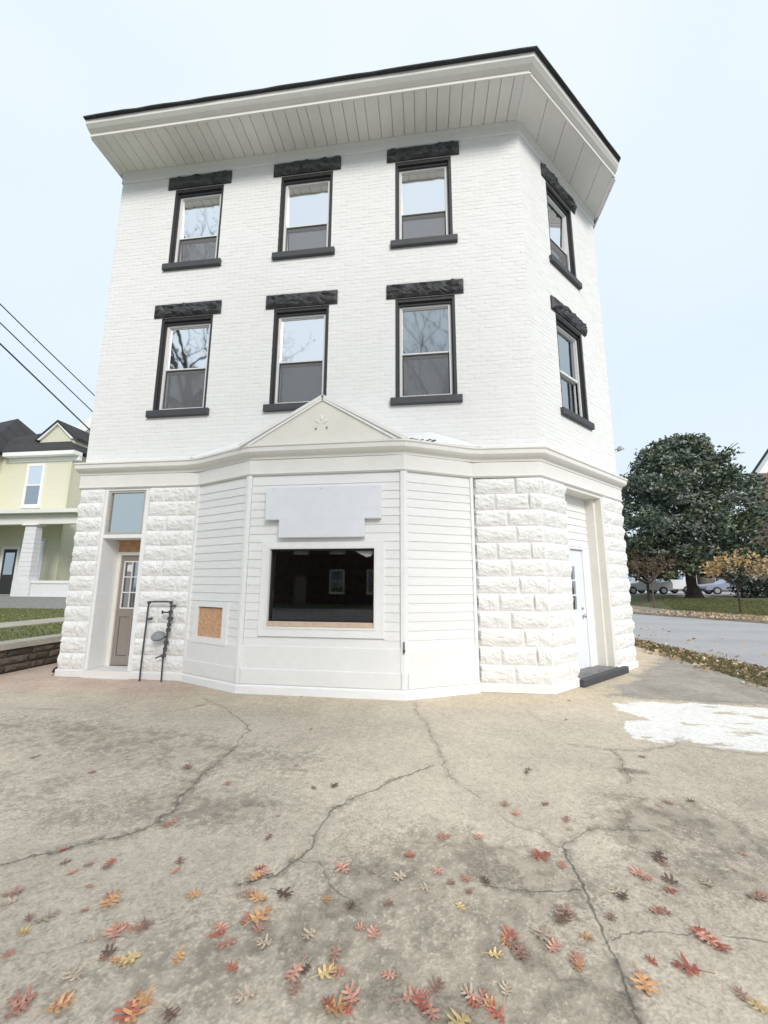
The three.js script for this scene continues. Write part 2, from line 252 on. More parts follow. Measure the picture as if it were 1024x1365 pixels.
struct(mesh('side_road', slabGeo([[6.9, 14], [6.3, -7.5], [6.0, -9.2], [5.6, -13.6], [4.9, -24], [3.5, -60], [10.2, -60], [10.66, -24.95], [13.71, -19.63], [16.5, -14.8], [19, -8], [20, 14]], -0.045, 0.2), asphalt));
struct(mesh('street', slabGeo([[-80, 4.2], [6.85, 4.2], [6.85, 14], [-80, 14]], -0.05, 0.19), asphalt));
const turf = speckled([0.115, 0.125, 0.055], 0.55, 2.7, { roughness: 1, bump: 0.02 });
struct(mesh('verge', slabGeo([[5.0, 3.4], [6.5, 3.4], [6.3, -7.5], [6.0, -9.2], [5.6, -13.6], [4.9, -24], [3.6, -58], [3.0, -58], [5.0, -12]], -0.008, 0.22), speckled([0.15, 0.135, 0.07], 0.5, 1.6, { roughness: 1, bump: 0.02 })));
// across the side road: kerb strip, lawn, parking apron
struct(mesh('far_footway', slabGeo([[10.66, -24.95], [13.71, -19.63], [19.02, -8], [22, -8], [17, -20.6], [14, -27], [13.4, -60], [10.2, -60]], 0.06, 0.3), speckled([0.33, 0.28, 0.215], 0.5, 1.9, { roughness: 0.95, bump: 0.01 })));
{ // lawn rising gently from the footway to the tree
  const T = [], E = [[13.4, -60], [14, -27], [17, -20.6], [22, -8]], U = [[15.5, -60], [16.4, -34], [21, -30], [30, -20]], F2 = [[90, -60], [90, -40], [90, -34], [90, -8]];
  for (let i = 0; i < 3; i++) for (const [A, B2, ya, yb] of [[E, U, 0.058, 0.56], [U, F2, 0.56, 0.6]]) T.push(...quad(V3(A[i][0], ya, A[i][1]), V3(A[i + 1][0], ya, A[i + 1][1]), V3(B2[i + 1][0], yb, B2[i + 1][1]), V3(B2[i][0], yb, B2[i][1])));
  struct(mesh('far_lawn', triGeo(T, (v) => [v.x, v.z]), turf));
}
struct(mesh('parking_apron', slabGeo([[15.7, -37.5], [90, -37.5], [90, -58], [15.7, -58]], 0.72, 0.3), speckled([0.40, 0.385, 0.36], 0.2, 3, { roughness: 0.95 })));
// terrace next door, held by the stone wall
const lawnMat = speckled([0.15, 0.17, 0.062], 0.5, 2.2, { roughness: 1, bump: 0.02 });
struct(mesh('terrace_lawn', slabGeo([[-60, 3], [-7.72, 3], [-7.72, -40], [-60, -40]], 0.47, 0.7), lawnMat));
struct(mesh('footpath', slabGeo([[-11.35, 3], [-10.15, 3], [-10.35, -40], [-11.55, -40]], 0.495, 0.1), speckled([0.42, 0.39, 0.33], 0.25, 2, { roughness: 0.95 })));

// ---------------------------------------------------------------- rough stone
function roughBlock(w, h, d, s, nx, ny, amp, chunky = 1, ledge = 0) { // rock-faced block, local box from 0..w, 0..h, back at z 0
  const vs = [], T = [];
  for (let j = 0; j <= ny; j++) for (let i = 0; i <= nx; i++) {
    const a = i / nx, b = j / ny, e = Math.min(a * w, (1 - a) * w, b * h, (1 - b) * h), edge = e < 1e-6;
    const warp = ledge ? 0.22 * (fbm(a * w * 7 + s * 3.3, s * 5.1, 3) - 0.5) : 0, crest = ledge ? sm(0.02, 0.5, b + warp) * sm(1.06, 0.72, b) : 0;
    const lump = ledge ? 0.25 + 0.55 * fbm(a * w * 8 + s * 13.7, b * h * 22 + s * 7.1, 4) + ledge * (crest - 0.55) : fbm(a * w * 9 * chunky + s * 13.7, b * h * 13 * chunky + s * 7.1, 3);
    const z = edge ? d * 0.45 : d * 0.75 + amp * (lump - 0.32) * 2.0 * sm(0, ledge ? 0.022 : 0.05, e) + amp * 0.35 * (h2(i + s * 31, j + s * 17) - 0.5);
    const jx = edge ? 0 : (h2(i + s * 5, j) - 0.5) * 0.5 * w / nx, jy = edge ? 0 : (h2(i, j + s * 9) - 0.5) * 0.5 * h / ny;
    vs.push(V3(a * w + jx, b * h + jy, z));
  }
  const id = (i, j) => vs[j * (nx + 1) + i];
  for (let j = 0; j < ny; j++) for (let i = 0; i < nx; i++) { const q = [id(i, j), id(i + 1, j), id(i + 1, j + 1), id(i, j + 1)]; if (h2(i + s, j) > 0.5) T.push([q[0], q[1], q[2]], [q[0], q[2], q[3]]); else T.push([q[0], q[1], q[3]], [q[1], q[2], q[3]]); }
  const bk = (p) => V3(p.x, p.y, 0);
  for (let i = 0; i < nx; i++) { T.push(...quad(bk(id(i, 0)), bk(id(i + 1, 0)), id(i + 1, 0), id(i, 0))); T.push(...quad(id(i, ny), id(i + 1, ny), bk(id(i + 1, ny)), bk(id(i, ny)))); }
  for (let j = 0; j < ny; j++) { T.push(...quad(bk(id(0, j + 1)), bk(id(0, j)), id(0, j), id(0, j + 1))); T.push(...quad(id(nx, j + 1), id(nx, j), bk(id(nx, j)), bk(id(nx, j + 1)))); }
  return triGeo(T, (v) => [v.x, v.y]);
}
const softNormals = (g, k) => { // blend facets with their neighbours so that painted stone reads soft
  const p = g.attributes.position, n = g.attributes.normal, acc = new Map(), key = (i) => `${p.getX(i).toFixed(4)},${p.getY(i).toFixed(4)},${p.getZ(i).toFixed(4)}`;
  for (let i = 0; i < p.count; i++) { const q = key(i), a = acc.get(q) ?? V3(0, 0, 0); a.add(V3(n.getX(i), n.getY(i), n.getZ(i))); acc.set(q, a); }
  for (let i = 0; i < p.count; i++) { const a = acc.get(key(i)).clone().normalize(), f = V3(n.getX(i), n.getY(i), n.getZ(i)); if (a.dot(f) > 0.6) { f.lerp(a, k).normalize(); n.setXYZ(i, f.x, f.y, f.z); } }
  return g;
};

// ---------------------------------------------------------------- the corner building
const bld = thing('corner_building', 'three-storey white painted brick corner building with black trimmed windows and storefront bay', 'building');
const part = (name, geo, mat, F) => mesh(name, F ? put(geo, F) : geo, mat, bld);
const ANG = 47.04 * Math.PI / 180, cA = Math.cos(ANG), sA = Math.sin(ANG);
const FF = frameOf(0, -6.5, 1, 0);                        // street front: local x = world x
const FC = frameOf(1.62, -6.5, cA, -sA);                  // canted corner face: local x from the corner
const CL = 3.08, XL = -6.35, XR = 1.62, CX = 1.62 + CL * cA, CZ = -6.5 - CL * sA, BACK = -19;
const Y0 = 3.55, Y1 = 9.95;
const winCols = [-4.61, -2.375, -0.13], W2 = 0.52;
const wins = []; for (const [y0, y1] of [[7.68, 9.42], [4.64, 6.53]]) { for (const c of winCols) wins.push({ F: FF, c, y0, y1 }); wins.push({ F: FC, c: 1.45, y0: y0 - 0.03, y1: y1 - 0.03 }); }
const openOf = (w) => rect(w.c - W2, w.c + W2, w.y0, w.y1);
const solids = (w) => [[w.c - W2, w.c + W2, w.y0, w.y1], [w.c - 0.675, w.c + 0.675, w.y1, w.y1 + 0.275], [w.c - 0.6, w.c + 0.6, w.y0 - 0.125, w.y0]];
const wallFront = part('upper_wall', plate(rect(XL, XR, Y0, Y1), -0.32, -0.0034, wins.filter((w) => w.F === FF).map(openOf)), M.mortar, FF);
const wallCant = part('upper_wall', plate(rect(0.003, CL, Y0, Y1), -0.32, -0.0034, wins.filter((w) => w.F === FC).map(openOf)), M.mortar, FC);
part('side_wall', box(CX - 0.32, CX, 0, Y1, BACK, CZ - 0.005), M.mortar);
part('side_wall', box(XL, XL + 0.32, 0, Y1, BACK, -6.83), M.mortar);
part('rear_wall', box(XL + 0.33, CX - 0.33, 0, Y1, BACK, BACK + 0.3), M.mortar);
// a floor closes the inside
part('floor_slab', slabGeo([[XL + 0.33, -6.85], [1.5, -6.85], [CX - 0.34, CZ - 0.3], [CX - 0.34, BACK + 0.31], [XL + 0.33, BACK + 0.31]], 3.5, 0.25), M.concrete);

const plaster = speckled([0.5, 0.48, 0.44], 0.2, 1.7);
part('shop_room', join(box(-4.6, 0.1, 0.06, 0.1, -18.5, -6.6), box(-4.6, 0.1, 3.0, 3.1, -18.5, -6.6), box(-4.7, -4.6, 0.06, 3.1, -18.5, -6.6), box(0.1, 0.2, 0.06, 3.1, -18.5, -6.6), box(-4.6, 0.1, 0.1, 3.0, -18.6, -18.5), plate(rect(-4.6, 0.1, 0.1, 3.0), -6.7, -6.61, [rect(-2.8, -0.6, 0.75, 2.35)])), plaster);
part('window_embrasure', plate(rect(-2.85, -0.55, 0.7, 2.4), -6.609, -6.1, [rect(-2.8, -0.6, 0.75, 2.35)]), plaster);
part('vestibule', join(box(0.82, 0.84, 0.1, 2.3, -2.6, -0.325), box(1.9, 1.92, 0.1, 2.3, -2.6, -0.325), box(0.84, 1.9, 2.25, 2.3, -2.6, -0.325), box(0.84, 1.9, 0.1, 0.12, -2.6, -0.325), box(0.82, 1.92, 0.1, 2.3, -2.62, -2.6)), plaster, FC);
// bricks, laid course by course round the openings
{
  setSeed(5);
  const bw = 0.207, bh = 0.0675, jt = 0.009, ch = 0.0765;
  const unit = [0, 1, 2].map((k) => { // front and four chamfered edges, slightly out of true
    setSeed(50 + k); const t = () => rr(-0.0012, 0.0012), b = 0.0045, z0 = -0.014;
    const f = [V3(b, b, t()), V3(bw - b, b, t()), V3(bw - b, bh - b, t()), V3(b, bh - b, t())], r = [V3(0, 0, -0.0026), V3(bw, 0, -0.0026), V3(bw, bh, -0.0026), V3(0, bh, -0.0026)], k0 = r.map((v) => V3(v.x, v.y, z0)), T = [...quad(...f)];
    for (let i = 0; i < 4; i++) { const j = (i + 1) % 4; T.push(...quad(r[i], r[j], f[j], f[i]), ...quad(k0[i], k0[j], r[j], r[i])); }
    return triGeo(T, (v) => [v.x, v.y]);
  });
  const all = [];
  const lay = (F, x0, x1, yA, yB, obs, host) => {
    let row = 0;
    for (let y = yA; y + bh < yB; y += ch, row++) {
      let free = [[x0, x1]];
      for (const [a, b, c, d] of obs) if (y + bh > c && y < d) free = free.flatMap(([p, q]) => (b <= p || a >= q ? [[p, q]] : [[p, a], [b, q]].filter(([m, n]) => n - m > 0.03)));
      for (const [p, q] of free) for (let k = Math.floor((p - x0) / (bw + jt)) - 1; ; k++) {
        const s = x0 + k * (bw + jt) + (row % 2 ? 0.108 : 0), a = Math.max(p, s), b = Math.min(q, s + bw);
        if (s > q) break; if (b - a < 0.03) continue;
        all.push({ F, x: a, y, w: b - a, z: rr(-0.0016, 0.0016), g: Math.floor(rnd() * 3), m: Math.floor(rnd() * 4), host });
      }
    }
  };
  lay(FF, XL, XR - 0.002, 3.62, 9.72, wins.filter((w) => w.F === FF).flatMap(solids), wallFront);
  lay(FC, 0.004, CL, 3.62, 9.72, wins.filter((w) => w.F === FC).flatMap(solids), wallCant);
  for (const b of all) { const p = V3(b.x + b.w / 2, b.y, 0).applyMatrix4(b.F); const d = p.clone().sub(camera.position), n = V3(0, 0, 1).transformDirection(b.F); b.size = b.w * -d.dot(n) / d.length() ** 3; if (b.y < 3.75) b.size *= 0.2; }
  const order = all.slice().sort((a, b) => b.size - a.size), per = new Map([[wallFront, 260], [wallCant, 40]]);
  const rest = new Map([[wallFront, [[], [], [], []]], [wallCant, [[], [], [], []]]]);
  for (const b of order) {
    if (per.get(b.host) > 0) { per.set(b.host, per.get(b.host) - 1); place('brick', unit[b.g], M.brick[b.m], b.host, b.F, b.x, b.y, b.z, b.w / bw); } else
      rest.get(b.host)[b.m].push(unit[b.g].clone().applyMatrix4(new THREE.Matrix4().compose(V3(b.x, b.y, b.z), new THREE.Quaternion(), V3(b.w / bw, 1, 1))).applyMatrix4(b.F));
  }
  for (const [host, sets] of rest) sets.forEach((gs, i) => { if (gs.length) { const m = mesh('brick_courses', mergeGeometries(gs), M.brick[i], host); m.userData.kind = 'stuff'; } });
}

// double hung windows
setSeed(11);
wins.forEach((w, i) => {
  const F = w.F, g = new THREE.Group(); g.name = 'window'; bld.add(g);
  const { c, y0, y1 } = w, l = c - W2, r = c + W2, add = (n, geo, m) => mesh(n, put(geo, F), m, g);
  const lw = 1.35, lint = roughBlock(lw, 0.265, 0.055, i + 3, 22, 7, 0.055, 1.3); lint.translate(c - lw / 2, y1 + 0.004, 0);
  add('lintel', join(lint, box(c - lw / 2 + 0.002, c + lw / 2 - 0.002, y1 + 0.006, y1 + 0.266, -0.2, -0.001)), M.darkStone);
  add('sill', plate(rect(c - 0.6, c + 0.6, y0 - 0.125, y0 - 0.002), -0.24, 0.065, [], 0.008), M.slate);
  const ring = (a, b, cc, d, t, top, bot, z0, z1) => plate(rect(a, b, cc, d), z0, z1, [rect(a + t, b - t, cc + bot, d - top)]);
  add('frame', join(ring(l + 0.001, r - 0.001, y0 + 0.001, y1 - 0.001, 0.045, 0.07, 0.03, -0.22, -0.012), ring(l + 0.045, r - 0.045, y0 + 0.03, y1 - 0.07, 0.024, 0.05, 0.02, -0.22, -0.05)), M.dark);
  const a = l + 0.069, b = r - 0.069, t = y1 - 0.12, bt = y0 + 0.05, mid = i < 4 ? y0 + (y1 - y0) * 0.375 : y0 + (y1 - y0) * 0.445;
  add('sash', ring(a, b, mid, t, 0.05, 0.05, 0.045, -0.16, -0.115), M.vinyl);
  add('sash', ring(a, b, bt, t, 0.045, 0.03, 0.03, -0.115, -0.085), M.vinyl);
  add('sash', ring(a + 0.022, b - 0.022, bt + 0.03, mid + 0.02, 0.03, 0.035, 0.03, -0.20, -0.165), M.vinyl);
  const tilt = rr(-0.006, 0.006), lean = (i < 4 ? 0.045 : 0.01) + rr(-0.006, 0.006);
  const pane = (x0, x1, q0, q1, z, m) => { const p = new THREE.BoxGeometry(x1 - x0, q1 - q0, 0.006); p.rotateX(lean); p.rotateY(tilt); p.translate((x0 + x1) / 2, (q0 + q1) / 2, z); add('pane', p, m); };
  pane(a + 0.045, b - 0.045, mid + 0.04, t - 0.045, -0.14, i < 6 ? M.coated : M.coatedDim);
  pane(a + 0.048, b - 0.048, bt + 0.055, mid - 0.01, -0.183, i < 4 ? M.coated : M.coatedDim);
  if (i !== 7) {
    add('screen_frame', ring(a + 0.046, b - 0.046, bt + 0.032, mid + 0.018, 0.014, 0.03, 0.014, -0.128, -0.112), M.dark);
    add('insect_screen', box(a + 0.056, b - 0.056, bt + 0.044, mid - 0.012, -0.122, -0.119), M.screen);
  }
});

// frieze under the eave, soffit boards, fascia, roof
const Y_SOF = 9.95, EO = [[-6.41, -5.72], [1.66, -5.735], [3.84, -7.80]], ET = [[-6.42, -5.55], [1.75, -5.55], [3.86, -7.60]];
part('frieze', sweep([[-0.2, 9.72], [0.018, 9.72], [0.03, 9.735], [0.018, 9.75], [0.018, 9.88], [0.05, 9.945], [-0.2, 9.945]], [[XL - 0.01, -6.5], [XR, -6.5], [CX + 0.01, CZ - 0.01]]), M.trimWhite);
const sofPlane = (x) => Y_SOF;
const soffit = part('soffit', slabGeo([[XL - 0.05, -6.6], [XR, -6.6], [CX + 0.1, -8.9], EO[2], EO[1], EO[0]], Y_SOF + 0.075, 0.04), M.soffit[1]);
{
  setSeed(21);
  const board = (a, b, c, d, m) => { // plan quad a(inner) b(inner) c(outer) d(outer): a board 14 mm thick
    const lo = (p) => V3(p[0], Y_SOF, p[1]), hi = (p) => V3(p[0], Y_SOF + 0.034, p[1]);
    mesh('soffit_board', triGeo([...quad(lo(a), lo(b), lo(c), lo(d)), ...quad(lo(b), lo(a), hi(a), hi(b)), ...quad(lo(c), lo(b), hi(b), hi(c)), ...quad(lo(d), lo(c), hi(c), hi(d)), ...quad(lo(a), lo(d), hi(d), hi(a))], (v) => [v.x, v.z]), m, soffit);
  };
  const inA = [XL - 0.06, -6.485], inB = [XR + 0.01, -6.485], lerp = (p, q, t) => [p[0] + (q[0] - p[0]) * t, p[1] + (q[1] - p[1]) * t];
  const run = (i0, i1, o0, o1, n, wob) => { const cuts = [0]; for (let k = 1; k < n; k++) cuts.push((k + wob * (rnd() - 0.5)) / n); cuts.push(1); for (let k = 0; k < n; k++) { const gp = 0.011 / (Math.hypot(o1[0] - o0[0], o1[1] - o0[1])), t0 = cuts[k] + gp * 0.5, t1 = cuts[k + 1] - gp * 0.5; board(lerp(i0, i1, t0), lerp(i0, i1, t1), lerp(o0, o1, t1), lerp(o0, o1, t0), M.soffit[Math.floor(rnd() * 3)]); } };
  run(inA, inB, EO[0], EO[1], 38, 0.25);
  run([XR + 0.012, -6.485], [3.83, -8.83], [EO[1][0] + 0.01, EO[1][1]], EO[2], 5, 0.3);
  const hip = (p, q, w) => { const d = V3(q[0] - p[0], 0, q[1] - p[1]).normalize(), s = V3(-d.z, 0, d.x).multiplyScalar(w / 2), y0 = Y_SOF - 0.018, y1 = Y_SOF - 0.002, P = [V3(p[0], 0, p[1]).add(s), V3(p[0], 0, p[1]).sub(s), V3(q[0], 0, q[1]).sub(s), V3(q[0], 0, q[1]).add(s)], at = (v, y) => V3(v.x, y, v.z); const T = [...quad(...P.map((v) => at(v, y0)))]; for (let i = 0; i < 4; i++) { const j = (i + 1) % 4; T.push(...quad(at(P[j], y0), at(P[i], y0), at(P[i], y1), at(P[j], y1))); } return triGeo(T); };
  for (const g of [hip([XR + 0.01, -6.46], EO[1], 0.09), hip([EO[0][0] + 0.03, -6.47], [EO[0][0] + 0.03, EO[0][1]], 0.07), hip([3.81, -8.75], [3.81, EO[2][1]], 0.07)]) part('soffit_trim', g, M.trimWhite);
  // crown gutter and fascia
  const loft = (P, Q, y0, y1, back) => { const T = []; for (let i = 0; i < P.length - 1; i++) { const a = V3(P[i][0], y0, P[i][1]), b = V3(P[i + 1][0], y0, P[i + 1][1]), c = V3(Q[i + 1][0], y1, Q[i + 1][1]), d = V3(Q[i][0], y1, Q[i][1]); T.push(...quad(a, b, c, d)); } return T; };
  const mixp = (t) => EO.map((p, i) => lerp(p, ET[i], t)), inn = (d) => EO.map((p, i) => [p[0] - (i === 2 ? 0.0 : 0), p[1] - d]);
  const rows = [[inn(0.02), Y_SOF - 0.03], [mixp(0.05), Y_SOF - 0.03], [mixp(0.05), Y_SOF + 0.03], [mixp(0.45), Y_SOF + 0.06], [mixp(0.75), Y_SOF + 0.11], [mixp(0.8), Y_SOF + 0.185]];
  let T = []; for (let k = 0; k < rows.length - 1; k++) T.push(...loft(rows[k][0], rows[k + 1][0], rows[k][1], rows[k + 1][1]));
  for (const e of [0, 2]) { const pts = rows.map(([p, y]) => V3(p[e][0], y, p[e][1])), hub = V3(EO[e][0], Y_SOF + 0.185, EO[e][1] - 0.02); for (let k = 0; k < pts.length - 1; k++) T.push(e ? [hub, pts[k + 1], pts[k]] : [hub, pts[k], pts[k + 1]]); }
  part('fascia', triGeo(T), M.trim);
  part('end_board', join(box(-6.425, -6.402, Y_SOF - 0.04, Y_SOF + 0.18, -6.9, -5.75), box(3.842, 3.866, Y_SOF - 0.04, Y_SOF + 0.18, -9.2, -7.83)), M.trimWhite);
  // roof membrane with an uneven dark edge
  const edge = []; setSeed(77);
  const walk = (p, q, n) => { for (let k = 0; k < n; k++) { const [x, z] = lerp(p, q, k / n); edge.push([x, z, 0.008 * (rnd() - 0.5), 0.012 * (rnd() - 0.5)]); } };
  walk([ET[0][0] - 0.01, ET[0][1] + 0.02], [ET[1][0] + 0.012, ET[1][1] + 0.02], 30); walk([ET[1][0] + 0.012, ET[1][1] + 0.02], [ET[2][0] + 0.02, ET[2][1] + 0.02], 10);
  edge.push([ET[2][0] + 0.02, ET[2][1] + 0.02, 0, 0], [ET[2][0] + 0.02, BACK, 0, 0], [ET[0][0] - 0.01, BACK, 0, 0]);
  const roofT = [], top = edge.map(([x, z, a, b]) => V3(x, Y_SOF + 0.215 + a, z + b)), bot = edge.map(([x, z, a, b]) => V3(x, Y_SOF + 0.187 + a, z + b * 1.5)), hub = V3(-1.4, Y_SOF + 0.55, -12.5), low = V3(-1.4, Y_SOF + 0.2, -12.5);
  for (let i = 0; i < edge.length; i++) { const j = (i + 1) % edge.length; roofT.push([top[i], top[j], hub], [bot[j], bot[i], low], ...quad(bot[i], bot[j], top[j], top[i])); }
  part('roof', triGeo(roofT, (v) => [v.x, v.z]), M.roof);
}

// ground floor: plan of the storefront
const P = [[XL, -6.5], [-4.08, -6.5], [-2.88, -5.945], [-0.47, -5.915], [0.57, -6.455], [XR, -6.5], [CX, CZ]];
const cornicePath = [[XL - 0.06, -6.5], [-4.32, -6.5], [-4.16, -6.485], [-4.02, -6.455], [-3.86, -6.40], [-2.98, -5.99], [-2.84, -5.945], [-2.7, -5.935], [-0.62, -5.915], [-0.47, -5.93], [-0.34, -5.985], [0.40, -6.37], [0.55, -6.43], [0.72, -6.462], [1.5, -6.49], [XR, -6.5], [CX + 0.03, CZ - 0.03]];
part('cornice', sweep([[-0.06, 3.455], [0.045, 3.455], [0.05, 3.49], [0.075, 3.515], [0.125, 3.53], [0.15, 3.555], [0.155, 3.615], [0.175, 3.63], [0.175, 3.655], [-0.06, 3.69]], cornicePath), M.trim);
const lower = P.map((p) => [...p]); lower[0][0] -= 0.03; lower[6][0] += 0.02; lower[6][1] -= 0.02;
part('frieze_board', sweep([[-0.1, 3.205], [0.035, 3.205], [0.035, 3.452], [-0.1, 3.452]], lower), M.trim);
part('frieze_bead', sweep([[0.0365, 3.215], [0.052, 3.22], [0.052, 3.235], [0.0365, 3.24]], lower), M.trim);
// sloped bay roof behind the cornice, gabled pediment
{
  const w0 = V3(-4.3, 3.74, -6.49), w1 = V3(0.75, 3.74, -6.49), c = [[-4.1, -6.34], [-2.85, -5.80], [-0.5, -5.77], [0.6, -6.3]].map(([x, z]) => V3(x, 3.67, z)), a = V3(-3.3, 4.02, -6.49), b = V3(-0.05, 4.02, -6.49);
  part('bay_roof', triGeo([[w0, c[0], c[1]], [w0, c[1], a], [a, c[1], c[2]], [a, c[2], b], [b, c[2], c[3]], [b, c[3], w1]]), M.trimWhite);
  const ax = -1.71, ay = 4.43, l = -3.02, r = -0.41, y = 3.672, z = -5.80;
  const ped = part('pediment', plate([[l + 0.06, y - 0.01], [r - 0.06, y - 0.01], [ax, ay - 0.05]], -6.49, z, []), M.cream);
  const rake = (x0, y0, x1, y1, w, z0, z1, lift) => { const d = new THREE.Vector2(x1 - x0, y1 - y0).normalize(), nx = -d.y, ny = d.x, s = ny > 0 ? 1 : -1; return plate([[x0 + nx * s * lift, y0 + ny * s * lift], [x1 + nx * s * lift, y1 + ny * s * lift], [x1 + nx * s * (lift - w), y1 + ny * s * (lift - w)], [x0 + nx * s * (lift - w), y0 + ny * s * (lift - w)]], z0, z1, []); };
  mesh('raking_trim', rake(l - 0.02, y, ax - 0.003, ay, 0.05, -6.485, z + 0.032, 0), M.trim, ped);
  mesh('raking_trim', rake(ax + 0.003, ay, r + 0.02, y, 0.05, -6.485, z + 0.032, 0), M.trim, ped);
  mesh('raking_trim', rake(l + 0.15, y + 0.01, ax - 0.003, ay - 0.055, 0.03, z, z + 0.025, 0), M.trimWhite, ped);
  mesh('raking_trim', rake(ax + 0.003, ay - 0.055, r - 0.15, y + 0.01, 0.03, z, z + 0.025, 0), M.trimWhite, ped);
  // remains of an applied ornament: a bud, two leaves, two studs
  const orn = []; const bud = new THREE.SphereGeometry(0.03, 10, 8); bud.scale(0.8, 1.7, 0.35); bud.translate(ax - 0.01, 4.06, z + 0.004); orn.push(bud);
  for (const s of [-1, 1]) { const g = new THREE.SphereGeometry(0.03, 10, 8); g.scale(0.6, 1.5, 0.3); g.rotateZ(-s * 0.8); g.translate(ax - 0.01 + s * 0.06, 4.0, z + 0.004); orn.push(g); }
  mesh('ornament', join(orn), M.trim, ped);
  for (const [x, yy] of [[-1.80, 3.885], [-1.63, 3.895]]) { const g = new THREE.CylinderGeometry(0.012, 0.014, 0.03, 8); g.rotateX(Math.PI / 2); g.translate(x, yy, z + 0.012); mesh('bolt', g, M.meter, ped); }
}
// torn flashing on top of the cornice
setSeed(3); part('torn_flashing', join([0, 1, 2, 3, 4].map((k) => { const g = new THREE.BoxGeometry(rr(0.05, 0.12), 0.006, rr(0.03, 0.06), 2, 1, 1); g.rotateZ(rr(-0.5, 0.5)); g.rotateY(rr(-0.8, 0.8)); g.translate(-0.36 + k * 0.085, 3.672 + rr(0, 0.012), -5.845 - k * 0.034); return g; })), M.meter);

// rock-faced piers
{
  const NV = 9, bw = 0.5, bh = 0.2495, CH = 0.2565, yb = 0.125;
  const vari = []; for (let k = 0; k < NV; k++) vari.push(softNormals(roughBlock(bw, bh, 0.046, 20 + k, 16, 10, 0.029, 1, 0.5), 0.12));
  setSeed(12);
  const pier = (F, x0, x1, pattern, back = 0.3) => {
    const host = part('stone_pier', box(x0 + 0.004, x1 - 0.004, 0.02, 3.204, -back, 0.013), M.stone[0], F);
    for (let r = 0; r < 12; r++) { const cuts = [x0, ...pattern[r % pattern.length].map((t) => x0 + (x1 - x0) * (t + rr(-0.02, 0.02))), x1];
      for (let k = 0; k < cuts.length - 1; k++) { const w = cuts[k + 1] - cuts[k] - 0.007; const m = place('stone_block', pick(vari), pick(M.stone), host, F, cuts[k] + 0.0035, yb + r * CH + 0.0035, -0.004, w / bw, 1, rr(0.9, 1.15)); void m; } }
    mesh('base_course', put(plate(rect(x0 - 0.01, x1 + 0.01, 0, 0.118), -0.2, 0.055, [], 0.01), F), M.stone[0], host);
    return host;
  };
  pier(FF, XL, -5.86, [[0.55], []]);
  pier(FF, -4.99, -4.09, [[0.42], [0.62], [0.3, 0.75]]);
  pier(FF, 0.59, XR + 0.014, [[0.48], [0.3, 0.8], [0.62]]);
  pier(FC, -0.014, 0.74, [[0.55], [], [0.35]]);
  pier(FC, 2.2, CL - 0.002, [[0.5], [0.33], [0.66]]);
}
